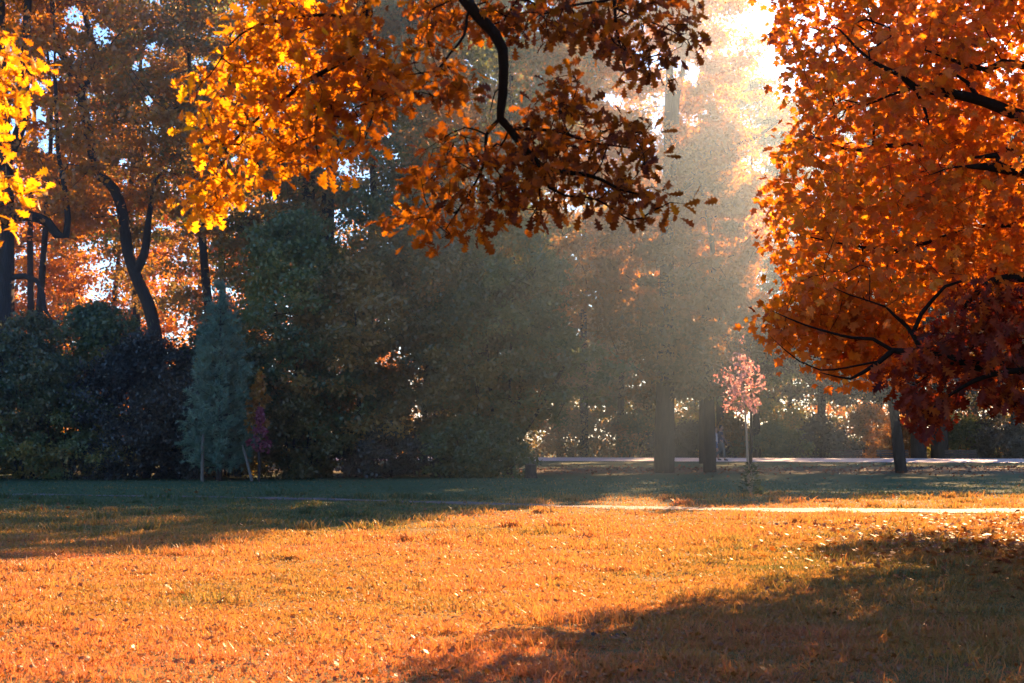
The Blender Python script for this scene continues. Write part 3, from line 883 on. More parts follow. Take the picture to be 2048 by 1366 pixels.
make_tree('park_tree', 'straight dark trunk before the promenade that hides part of a walking couple', ROWG, px_x(1418, YT + 0.3), YT + 0.3, 13, 2.4, 2.9, 0.27, FOL_ORANGE, 32, 22000, 230, 0.16, holes=0.95, rise=1.0)
make_tree('park_tree', 'slightly leaning bluish trunk before the promenade, under the maple leaves', ROWG, px_x(1800, 54), 54, 10.4, 4.4, 2.7, 0.24, FOL_DARK, 33, 15000, 190, 0.15, lean=(-1.0, 0), shape=0.6)
make_tree('young_tree', 'thin young tree with a bare pole-like stem behind the pink sapling', ROWG, px_x(1499, 60.5), 60.5, 7.5, 1.9, 3.0, 0.085, FOL_GREEN, 34, 3000, 60, 0.12)

FAR = 'trees beyond the promenade'
ft = [
    (1240, 91, 17, 4.5, 3.0, 0.3, FOL_BROWN, 'hazy tree beyond the promenade just left of the thickest trunk'),
    (1512, 86, 23.5, 5.0, 3.2, 0.26, FOL_GREEN, 'dark straight trunk beyond the promenade just right of the sapling'),
    (1440, 93, 26, 6.0, 3.6, 0.3, FOL_BROWN, 'hazy tree beyond the promenade behind the straight dark trunk'),
    (1640, 92, 24.5, 6.2, 3.6, 0.32, FOL_DARK, 'dark tree beyond the promenade between the sapling and the bench'),
    (1730, 100, 26, 6.2, 5.0, 0.28, FOL_GREEN, 'slender trunk beyond the promenade behind the left bench'),
    (1835, 87, 24.5, 6.2, 3.4, 0.5, FOL_DARK, 'dark trunk beyond the promenade beside the leaning bluish trunk'),
    (1876, 89, 24.5, 6.2, 3.2, 0.55, FOL_GREEN, 'widest dark trunk beyond the promenade, left of the right-hand bench'),
    (2030, 90, 24.5, 6.2, 2.4, 0.4, FOL_DARK, 'dark leafy tree beyond the promenade at the right edge'),
    (2170, 88, 24.5, 6.2, 2.4, 0.4, FOL_GREEN, 'leafy tree beyond the promenade outside the right edge'),
]
far_src = []
for i, (px, Y, H, R, z0, r, mt, lb) in enumerate(ft):
    far_src.append(make_tree('distant_tree', lb, FAR, px_x(px, Y), Y, H, R, z0, r, mt, 50 + i, 11000, 140, 0.19, holes=0.9, shape=0.7))
mid = [make_tree('distant_tree', 'golden tree glowing in the gap between the left trunks', FAR, px_x(230, 84), 84, 19, 6.0, 2.0, 0.3, FOL_ORANGE, 61, 7500, 170, 0.22, holes=0.9),
       make_tree('distant_tree', 'golden tree glowing behind the double trunk', FAR, px_x(560, 88), 88, 20, 6.0, 2.0, 0.3, FOL_ORANGE, 62, 7500, 170, 0.22, holes=0.9),
       make_tree('distant_tree', 'dusky tree standing far behind the gap right of the leaning stem', FAR, px_x(1300, 101), 101, 18, 6.0, 2.0, 0.3, FOL_GREEN, 63, 14000, 170, 0.22, holes=0.9)]
deep = [
    (0, -10, 86, 'orange tree glowing far behind the left edge trunk', 1.0, 0.4, (1.3, 1.2, 0.9)), (1, 120, 92, 'orange tree far behind the curving low bough', 0.95, 1.3, (1.3, 1.25, 0.8)),
    (1, 390, 90, 'orange tree far behind the stem of the pine', 1.0, 2.6, (1.3, 1.2, 0.9)), (0, 720, 104, 'brown tree far behind the brownish thicket', 0.62, 0.9, (0.9, 0.8, 0.8)),
    (1, 860, 90, 'brown tree far behind the pinkish thicket', 0.62, 4.0, (0.8, 0.8, 0.8)), (2, 1010, 96, 'brown tree far behind the dark leaning stem', 0.75, 2.2, (1, 0.9, 0.9)),
    (2, 1120, 98, 'grey brown tree far behind the left edge of the promenade', 0.95, 5.1, (0.9, 0.9, 0.9)),
    (2, 1390, 106, 'hazy tree far beyond the two park trunks', 0.85, 3.3, (0.8, 0.8, 0.8)), (2, 1580, 112, 'hazy tree far beyond the sapling', 0.85, 0.2, (0.6, 0.65, 0.7)),
    (0, 1760, 118, 'glowing orange tree far beyond the left bench', 0.8, 1.7, (1.0, 0.8, 0.7)), (1, 1950, 110, 'glowing orange tree far beyond the right bench', 0.8, 2.9, (1, 0.85, 0.75)),
    (2, 2100, 104, 'dark tree far beyond the right edge of the promenade', 0.9, 4.4, (0.6, 0.6, 0.6)), (1, -180, 80, 'orange tree outside the left edge of the wood', 1.0, 3.7, (1, 0.9, 0.8)),
]
BACK = 'unseen trees added behind the viewer to block sky light'  # added out of view to darken the sky fill
for k, x_, y_, lb, s_, rot in ((2, -13, -9, 'added unseen tree blocking sky light, far left of the viewer', 1.0, 0.5), (2, -5, -12, 'added unseen tree blocking sky light, left of the viewer', 1.1, 2.0), (2, 4, -10, 'added unseen tree blocking sky light, behind the viewer', 1.0, 3.1),
                               (2, 12, -9, 'added unseen tree blocking sky light, right of the viewer', 1.1, 4.2), (2, 19, -2, 'added unseen tree blocking sky light, far right of the viewer', 1.05, 5.5)):
    copy_tree(mid[k], x_, y_, lb, s_, rot, (1, 1, 1), BACK)
for k, px, Y, lb, s, rot, cl in deep:
    copy_tree(mid[k], px_x(px, Y), Y, lb, s, rot, cl, FAR)

# ------------------------------------------------------------------ thicket along the lawn
TH = 'bushes and small trees along the edge of the wood'
def bush(label, px, Y, ytop, R, mat, seed, n=9000, size=0.11, z0=0.05, stem=False, shape=0.55, color=None, r=0.05, name='bush', cat='bush', **kw):
    H = (HORIZON - ytop) / F * Y + CAM_Z
    return make_tree(name, label, TH, px_x(px, Y), Y, H, R, z0, r, mat, seed, n, max(50, int(n / 75)), size, shape=shape, stem=stem, color=color, cat=cat, spread=0.10, flat=0.5, inner=0.35, twig=0.006, **kw)
bush('pale yellowish bush with layered leaves at the left edge', 55, 47.6, 630, 2.1, FOL_PALE, 71, 9000, 0.12)
bush('low dark green bush in front of the pale bush', 130, 47.2, 780, 1.9, FOL_GREEN, 72, 8000, 0.10)
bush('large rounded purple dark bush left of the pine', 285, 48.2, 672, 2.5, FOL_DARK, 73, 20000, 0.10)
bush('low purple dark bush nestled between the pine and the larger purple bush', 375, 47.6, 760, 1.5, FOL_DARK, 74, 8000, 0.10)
bush('green leafy small tree just right of the pine', 590, 49.5, 430, 2.7, FOL_GREEN, 75, 17000, 0.13, 0.6, True, 0.7, r=0.1, name='small_tree', cat='tree')
bush('brown green bush at the foot of the tree right of the pine', 600, 47.9, 770, 1.7, FOL_BROWN, 76, 8000, 0.11, color=(0.6, 0.75, 0.7))
bush('small maple with yellow brown leaf layers and two dark stems', 715, 48.6, 530, 2.4, FOL_BROWN, 77, 11000, 0.14, 1.2, True, 0.7, r=0.12, name='small_tree', cat='tree')
bush('pinkish green small tree under the hanging oak bough', 850, 50.5, 390, 3.0, FOL_GREEN, 78, 18000, 0.14, 1.6, True, 0.7, color=(1.25, 0.9, 1.0), r=0.13, name='small_tree', cat='tree')
bush('small mixed maple with brown tips above the dark gap', 950, 48.8, 560, 2.3, FOL_BROWN, 79, 11000, 0.13, 1.2, True, 0.7, color=(0.8, 0.9, 0.85), r=0.1, name='small_tree', cat='tree')
bush('dark low undergrowth bush at the right end of the wood', 955, 47.6, 840, 1.9, FOL_GREEN, 80, 7500, 0.10, color=(0.7, 0.75, 0.7))
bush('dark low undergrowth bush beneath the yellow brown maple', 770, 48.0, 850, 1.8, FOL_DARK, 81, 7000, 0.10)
Y8 = 49.8
bush('dusky small tree on a long leaning stem at the end of the wood', 1010, Y8, 420, 2.5, FOL_GREEN, 82, 16000, 0.13, 1.5, False, 0.7, r=0.06, name='small_tree', cat='tree',
     limb_paths=[([W(1008, 956, Y8), W(1020, 915, Y8), W(1050, 865, Y8), W(1090, 800, Y8), W(1130, 730, Y8)], [0.3, 0.24, 0.18, 0.12, 0.05], False)])
bush('tall green bush behind the purple dark bush', 190, 51.0, 610, 2.6, FOL_GREEN, 83, 13000, 0.13)
bush('dark green bush filling the gap behind the pine', 445, 50.0, 640, 2.2, FOL_GREEN, 84, 12000, 0.13, color=(0.8, 0.85, 0.9))
bush('small bright orange bush peeping out beside the pine', 519, 45.4, 745, 0.36, FOL_ORANGE, 85, 900, 0.10, 1.5, True, 0.6, r=0.02)
bush('small magenta leaved bush beside the pine', 521, 44.9, 812, 0.25, FOL_MAG, 86, 330, 0.09, 0.9, True, 0.5, r=0.02)
bush('green bush beyond the left edge', -90, 47.5, 640, 2.4, FOL_GREEN, 87, 9000, 0.12)

make_tree('small_tree', 'dark small tree added to shade the lawn, behind the lower right of the big maple', TH, 12.4, 28.0, 8.2, 4.0, 3.0, 0.12, FOL_DARK, 88, 11000, 120, 0.13, shape=0.6, cat='tree')  # added to cast shade on the lawn at right
UG = 'bushes beyond the promenade'
ub = [(1150, 88, 830, 3.0, FOL_BROWN, 'grey bush beyond the promenade at its left end'), (1265, 90, 838, 2.6, FOL_GREEN, 'dim bush beyond the promenade left of the thickest trunk'), (1370, 87, 850, 2.4, FOL_DARK, 'dark low bush beyond the promenade between two trunks'),
      (1465, 89, 838, 1.9, FOL_BROWN, 'tan bush beyond the promenade behind the sapling stem'), (1545, 86.5, 850, 1.9, FOL_GREEN, 'round green bush beyond the promenade right of the sapling'),
      (1590, 90, 825, 2.3, FOL_GREEN, 'leafy bush beyond the promenade left of the bench'), (1640, 87, 842, 1.9, FOL_DARK, 'dark bush beyond the promenade behind the bench end'), (1735, 95, 812, 2.2, FOL_ORANGE, 'brightest orange bush beyond the promenade behind the bench'),
      (1925, 92, 835, 2.2, FOL_GREEN, 'green bush behind the right-hand bench'), (1955, 98, 845, 2.0, FOL_ORANGE, 'orange bush glowing low beside the right-hand bench'), (2010, 88, 850, 2.2, FOL_DARK, 'black looking bush at the right end of the promenade'), (1810, 96, 845, 2.0, FOL_BROWN, 'brown bush seen between the trunks beyond the promenade')]
for i, (px, Y, yt, R, mt, lb) in enumerate(ub):
    H = (HORIZON - yt) / F * Y + CAM_Z + 0.5
    make_tree('bush', lb, UG, px_x(px, Y), Y, H, R, 0.05, 0.04, mt, 90 + i, 3800, 55, 0.15, shape=0.55, stem=False, cat='bush', spread=0.14, flat=0.7, inner=0.35, twig=0.006)

# a far wood that closes the view: one mass of foliage nobody could count
def far_wood():
    rng = np.random.default_rng(77)
    n = 900
    x = rng.uniform(-150, 170, n)
    y = 150 + rng.uniform(-14, 25, n)
    top = 9 + 7 * hashnoise(x * 0.08, y * 0, 4)
    z = top * rng.random(n) ** 0.8
    tg = np.stack([x, y, z], 1)
    m = 110000
    ci = rng.integers(0, n, m)
    P = tg[ci] + rng.normal(size=(m, 3)) * np.array([2.2, 2.2, 1.3])
    P[:, 2] = np.maximum(P[:, 2], -0.4)
    kp = hole_keep(P, rng, 0.95)
    P, ci = P[kp], ci[kp]
    m = len(P)
    N = norm(np.array([0, 0, 1.0]) + rng.normal(0, 0.6, (m, 3)))
    rnd = np.clip(0.6 * hashnoise(x * 0.1, z * 0.3, 9)[ci] + 0.4 * rng.random(m), 0, 1)
    o = leaves('distant_wood', P, rng.normal(size=(m, 3)), N, 0.55 * (0.7 + 0.6 * rng.random(m)), KITE, FOL_BROWN, None, rnd)
    tag(o, 'far autumn wood closing the view behind every tree', kind='stuff')
far_wood()
def far_scrub():
    rng = np.random.default_rng(78)
    n = 700
    x = rng.uniform(-75, 95, n)
    y = 104 + rng.uniform(-4, 10, n)
    z = -0.4 + (2.2 + 3.2 * hashnoise(x * 0.2, y * 0, 14)) * rng.random(n) ** 0.9
    m = 60000
    ci = rng.integers(0, n, m)
    P = np.stack([x, y, z], 1)[ci] + rng.normal(size=(m, 3)) * np.array([1.0, 1.0, 0.5])
    P[:, 2] = np.maximum(P[:, 2], -0.45)
    px, py, fw = project(P)
    kp = ~((hashnoise(px / 34.0, py / 26.0, 31) > 0.70) & (px > 1400))
    P, ci = P[kp], ci[kp]
    m = len(P)
    rnd = np.clip(0.7 * hashnoise(x * 0.15, z * 0.6, 19)[ci] + 0.3 * rng.random(m), 0, 1)
    o = leaves('undergrowth', P, rng.normal(size=(m, 3)), norm(np.array([0, 0, 1.0]) + rng.normal(0, 0.6, (m, 3))), 0.26 * (0.7 + 0.6 * rng.random(m)), KITE, FOL_BROWN, None, rnd)
    tag(o, 'belt of brown undergrowth beyond the promenade', kind='stuff')
far_scrub()

# ------------------------------------------------------------------ pine with its stakes
def make_pine():
    rng = np.random.default_rng(3)
    Y = 45.8
    x = px_x(440, Y)
    base = np.array([x, Y, gz(x, Y)])
    root = empty('pine_tree', base, 'young blue green pine with soft needles standing between two stakes', 'tree')
    H = 6.3
    sk = Skel()
    sk.path([(0, 0, -0.05), (0.02, 0, 1.5), (-0.02, 0.02, 3.5), (0.0, 0, H)], [0.11, 0.08, 0.05, 0.012], step=0.15)
    tips = []
    z = 0.35
    while z < H - 0.15:
        f = (z - 0.35) / (H - 0.35)
        Rr = 1.22 * (min(1, 0.72 + 1.6 * f) if f < 0.18 else (1 - (f - 0.18) / 0.82) ** 0.92) + 0.06
        nb = rng.integers(6, 9) if f < 0.85 else 4
        a0 = rng.random() * 6
        for b in range(nb):
            an = a0 + b * 2 * math.pi / nb + rng.normal(0, 0.2)
            L = Rr * rng.uniform(0.72, 1.12)
            i = sk.nearest((0, 0, z))
            d = np.array([math.cos(an), math.sin(an), 0])
            up = 0.28 + 0.5 * f
            P = [sk.p[i], sk.p[i] + d * L * 0.5 + [0, 0, L * up * 0.3], sk.p[i] + d * L + [0, 0, L * up]]
            j0 = len(sk.p)
            sk.path(P, [0.02, 0.012, 0.005], i, step=0.12)
            for j in range(j0, len(sk.p)):
                q = sk.p[j]
                t = (j - j0 + 1) / max(1, len(sk.p) - j0)
                if t < 0.25:
                    continue
                for s in range(4 if t < 0.9 else 3):
                    side = norm(rng.normal(0, 0.8, 3) + d * 0.8 + np.array([0, 0, 0.55]))
                    tips.append((q + side * rng.uniform(0.05, 0.28), side))
        z += rng.uniform(0.2, 0.32)
    for k in range(10):
        tips.append((np.array([0, 0, H - 0.08 * k]), np.array([rng.normal(0, 0.2), rng.normal(0, 0.2), 1.0])))
    V, T = sk.mesh(0.004, 0.4, 6, 0.12)
    np_mesh('trunk', V, T, BARK, root, smooth=True)
    tp = np.array([t[0] for t in tips])
    td = norm(np.array([t[1] for t in tips]))
    per = 30
    n = len(tp) * per
    ci = np.repeat(np.arange(len(tp)), per)
    D = norm(td[ci] * 0.9 + rng.normal(0, 0.45, (n, 3)))
    P = tp[ci] - td[ci] * (rng.random(n) * 0.12)[:, None]
    tv = np.array([(0.055, 0, 0), (0, 1, -0.05), (-0.055, 0, 0)])
    tt = np.array([(0, 1, 2)])
    low = hashnoise(tp[:, 0] * 1.5, tp[:, 2] * 1.5, 6)
    rnd = np.clip(0.35 * low[ci] + 0.35 * rng.random(n) + 0.25 * (rng.random(len(tp)))[ci], 0, 1)
    leaves('foliage', P, D, rng.normal(size=(n, 3)), 0.15 * (0.7 + 0.5 * rng.random(n)), (tv, tt), NEEDLE, root, rnd)
make_pine()

def pole(name, label, cat, pts, r0, r1, mat, group=None):
    sk = Skel()
    P = [np.array(p, float) for p in pts]
    base = P[0].copy()
    sk.path([p - base for p in P], list(np.linspace(r0, r1, len(P))), step=0.2)
    V, T = sk.mesh(0.001, 0.4, 8)
    top = V[-8:].mean(0)                                        # close the sawn top
    V = np.concatenate([V, [top]])
    n = len(V)
    T = np.concatenate([T, [(n - 9 + k, n - 9 + (k + 1) % 8, n - 1) for k in range(8)]])
    o = np_mesh(name, V, T, mat, None)
    o.location = base
    return tag(o, label, cat, group)
SG = 'wooden stakes holding the pine'
Yp = 45.0
pole('wooden_stake', 'upright grey wooden stake on the left of the pine', 'stake', [W(404, 966, Yp), W(405, 915, Yp), W(406, 868, Yp + 0.1)], 0.055, 0.05, STAKE_WOOD, SG)
pole('wooden_stake', 'slanting grey wooden stake on the right of the pine', 'stake', [W(504, 963, Yp), W(497, 935, Yp + 0.1), W(485, 890, Yp + 0.4)], 0.05, 0.042, STAKE_WOOD, SG)
pole('wooden_stake', 'short wooden stake right behind the trunk of the pine', 'stake', [W(437, 957, 46.4), W(437, 940, 46.4)], 0.06, 0.055, STAKE_WOOD, SG)

# ------------------------------------------------------------------ pink sapling with its tuft of weeds
def make_sapling():
    rng = np.random.default_rng(17)
    Y = 35.0
    x = px_x(1497, Y)
    base = np.array([x, Y, gz(x, Y)])
    root = empty('sapling', base, 'slender sapling with a small crown of pinkish leaves on the lawn', 'tree')
    sk = Skel()
    sk.path([base + [0, 0, -0.04], W(1496, 930, Y), W(1492, 850, Y), W(1486, 780, Y), W(1480, 720, Y), W(1474, 660, Y)], [0.046, 0.036, 0.029, 0.02, 0.012, 0.003], step=0.08)
    def tw(pts, dy):
        P = [W(px, py, Y) for px, py in pts]
        for k, p in enumerate(P):
            p[1] += dy * k / len(P)
        i = sk.nearest(P[0])
        sk.path([sk.p[i]] + P[1:], list(np.linspace(0.011, 0.003, len(P))), i, step=0.07)
    tw([(1488, 800), (1460, 775), (1440, 768), (1418, 758)], 0.3)
    tw([(1486, 780), (1465, 755), (1445, 735), (1420, 726)], -0.2)
    tw([(1484, 765), (1470, 735), (1455, 715), (1448, 702)], 0.1)
    tw([(1488, 800), (1510, 780), (1525, 760), (1532, 735)], 0.2)
    tw([(1488, 790), (1510, 800), (1530, 800)], -0.3)
    tw([(1482, 745), (1495, 715), (1500, 690)], 0.2)
    tw([(1489, 815), (1475, 805), (1455, 808), (1440, 800)], -0.3)
    reg = poly_points(rng, [(1440, 770), (1462, 745), (1480, 700), (1500, 720), (1522, 745), (1528, 790), (1515, 815), (1488, 825), (1470, 830), (1450, 812)], 110, Y - 0.5, Y + 0.5)
    out = poly_points(rng, [(1430, 735), (1470, 690), (1480, 650), (1500, 690), (1545, 740), (1540, 820), (1450, 830)], 16, Y - 0.5, Y + 0.5)
    tips = sk.grow(np.concatenate([reg, out]), rng, 0.08, 0.1, 0.4, 0.006)
    V, T = sk.mesh(0.0022, 0.4, 6)
    np_mesh('trunk', V - base, T, BARK_YOUNG, root, smooth=True)
    tp = np.array([sk.p[i] for i in tips])
    td = np.array([sk.dir[i] for i in tips])
    P, D, N, ci = rosettes(rng, tp, td, 5, 0.045, 0.6, 0.7)
    leaves('crown', P - base, D, N, 0.095 * (0.6 + 0.6 * rng.random(len(P))), OAKT, FOL_PINK, root, rng.random(len(P)))
    # leafy weeds round the foot
    wr = empty('weed_tuft', base + [0, -0.12, 0], 'dark leafy weeds grown up round the foot of the pink sapling', 'weeds')
    n = 340
    an, h = rng.uniform(0, 6.28, n), rng.random(n) ** 1.5
    rad = 0.27 * (1 - h) ** 0.7 * np.sqrt(rng.random(n)) + 0.03
    P = np.stack([rad * np.cos(an), rad * np.sin(an), 0.02 + 0.75 * h], 1)
    wf = leaves('foliage', P, np.stack([np.cos(an), np.sin(an), 0.4 + 0 * an], 1), norm(np.array([0, 0, 1.0]) + rng.normal(0, 0.5, (n, 3))), 0.1 * (0.6 + 0.6 * rng.random(n)), KITE, FOL_GREEN, wr, 0.4 * rng.random(n))
    wf.color = (0.45, 0.5, 0.5, 1)
    sk = Skel()
    for k in range(9):
        a_ = k * 0.7
        sk.path([(0.02 * math.cos(a_), 0.02 * math.sin(a_), 0), (0.08 * math.cos(a_), 0.08 * math.sin(a_), 0.35), (0.1 * math.cos(a_), 0.12 * math.sin(a_), 0.5 + 0.03 * k)], [0.006, 0.004, 0.002], step=0.1)
    V, T = sk.mesh(0.001, 0.4, 4)
    np_mesh('stem', V, T, BARK_YOUNG, wr)
make_sapling()

# ------------------------------------------------------------------ stump
def make_stump():
    rng = np.random.default_rng(2)
    Y = 46.0
    x = px_x(1061, Y)
    root = empty('tree_stump', (x, Y, gz(x, Y)), 'squat dark tree stump at the right end of the thicket', 'stump')
    k, rows = 28, 9
    V, Fc = [], []
    for i in range(rows):
        z = -0.04 + 0.49 * i / (rows - 1)
        r = 0.195 - 0.02 * i / rows + (0.05 * math.exp(-i * 0.9))
        for j in range(k):
            an = 2 * math.pi * j / k
            rr = r * (1 + 0.05 * math.sin(3 * an + 1) + 0.025 * math.sin(8 * an) + rng.normal(0, 0.008))
            V.append((rr * math.cos(an), rr * math.sin(an), z + (0.012 * math.sin(an) if i == rows - 1 else 0)))
    for i in range(rows - 1):
        for j in range(k):
            Fc.append((i * k + j, i * k + (j + 1) % k, (i + 1) * k + (j + 1) % k, (i + 1) * k + j))
    poly_mesh('bark', V, Fc, BARK, root, True)
    top = [(v[0] * 0.985, v[1] * 0.985, v[2] - 0.001) for v in V[-k:]]
    poly_mesh('cut_top', top + [(0, 0, 0.447)], [(j, (j + 1) % k, k) for j in range(k)], noise_mat('cut_wood', [(0.08, 0.065, 0.055), (0.16, 0.13, 0.11)], 30, 4), root)
    sk = Skel()
    sk.path([(0.09, 0.0, 0.44), (0.1, 0, 0.5), (0.14, 0.01, 0.57), (0.2, 0.02, 0.60)], [0.007, 0.006, 0.004, 0.002], step=0.03)
    V, T = sk.mesh(0.001, 0.4, 5)
    np_mesh('twig', V, T, BARK, root)
make_stump()

# ------------------------------------------------------------------ benches beyond the promenade
BENCH_WOOD = noise_mat('bench_wood', [(0.05, 0.03, 0.025), (0.09, 0.055, 0.04), (0.13, 0.08, 0.06)], 8, 5, 0.6, 0.2, (1, 8, 8), 0.3, 20, 0.003)
IRON = noise_mat('cast_iron', [(0.02, 0.02, 0.022), (0.035, 0.035, 0.038)], 30, 3, 0.5, 0.1)
def boxes(name, bs, mat, parent, bevel=0.006):
    """boxes given as (centre, half size, tilt about x)"""
    import bmesh
    bm = bmesh.new()
    for c, h, t in bs:
        M = Matrix.Translation(c) @ Matrix.Rotation(t, 4, 'X') @ Matrix.Diagonal((2 * h[0], 2 * h[1], 2 * h[2], 1))
        bmesh.ops.create_cube(bm, size=1, matrix=M)
    bmesh.ops.bevel(bm, geom=list(bm.edges), offset=bevel, segments=2, affect='EDGES')
    me = bpy.data.meshes.new(name)
    bm.to_mesh(me)
    bm.free()
    me.materials.append(mat)
    o = bpy.data.objects.new(name, me)
    col.objects.link(o)
    o.parent = parent
    return o
def make_bench(px, Y, label, rz=0.0):
    x = px_x(px, Y)
    root = empty('park_bench', (x, Y, gz(x, Y)), label, 'bench', 'benches beyond the promenade')
    root.rotation_euler = (0, 0, rz)
    L = 0.95
    boxes('seat', [((0, -0.2 + 0.125 * k, 0.44), (L, 0.05, 0.02), 0.04) for k in range(4)], BENCH_WOOD, root)
    boxes('backrest', [((0, 0.24 + 0.035 * k, 0.57 + 0.145 * k), (L, 0.018, 0.05), -0.24) for k in range(3)], BENCH_WOOD, root)
    for s in (-0.72, 0.72):
        boxes('leg', [((s, -0.19, 0.207), (0.025, 0.025, 0.207), 0.0), ((s, 0.19, 0.207), (0.025, 0.025, 0.207), 0.0), ((s, 0, 0.398), (0.022, 0.165, 0.018), 0.0), ((s, 0.268, 0.65), (0.02, 0.018, 0.24), -0.24)], IRON, root, 0.004)
        boxes('armrest', [((s * 1.12, 0.0, 0.64), (0.03, 0.24, 0.018), 0.0), ((s * 1.12, -0.2, 0.53), (0.018, 0.018, 0.09), 0.0)], IRON, root, 0.004)
    return root
make_bench(1693, 85.0, 'dark slatted park bench left of the leaning bluish trunk')
make_bench(1785, 84.6, 'dark slatted park bench half hidden behind the leaning bluish trunk')
make_bench(1922, 84.2, 'dark slatted park bench standing right of the wide dark trunks')

# ------------------------------------------------------------------ the walking couple
def flat_mat(name, c, rough=0.85):
    return noise_mat(name, [tuple(v * 0.82 for v in c), c, tuple(min(1, v * 1.15) for v in c)], 14, 4, rough, 0.15, (1, 1, 1), 0.2, 40, 0.003)
def skin_mesh(name, chains, mat, parent, sub=1, smooth=True):
    """chains: lists of (point, radius); a chain may start at an earlier point by index"""
    V, E, R, roots = [], [], [], []
    for c in chains:
        prev = None
        for q in c:
            if isinstance(q, int):
                prev = q
                continue
            V.append(q[0])
            R.append(q[1])
            k = len(V) - 1
            if prev is None:
                roots.append(k)
            else:
                E.append((prev, k))
            prev = k
    me = bpy.data.meshes.new(name)
    me.from_pydata([tuple(v) for v in V], E, [])
    me.update()
    o = bpy.data.objects.new(name, me)
    col.objects.link(o)
    sm = o.modifiers.new('skin', 'SKIN')
    sm.use_smooth_shade = True
    lay = me.skin_vertices[0].data
    for k, r in enumerate(R):
        rr = r if isinstance(r, tuple) else (r, r)
        lay[k].radius = rr
        lay[k].use_root = k in roots
    s2 = o.modifiers.new('sub', 'SUBSURF')
    s2.levels = s2.render_levels = sub
    dg = bpy.context.evaluated_depsgraph_get()
    m2 = bpy.data.meshes.new_from_object(o.evaluated_get(dg))
    o.modifiers.clear()
    o.data = m2
    m2.name = name
    m2.materials.clear()
    m2.materials.append(mat)
    o.parent = parent
    return o

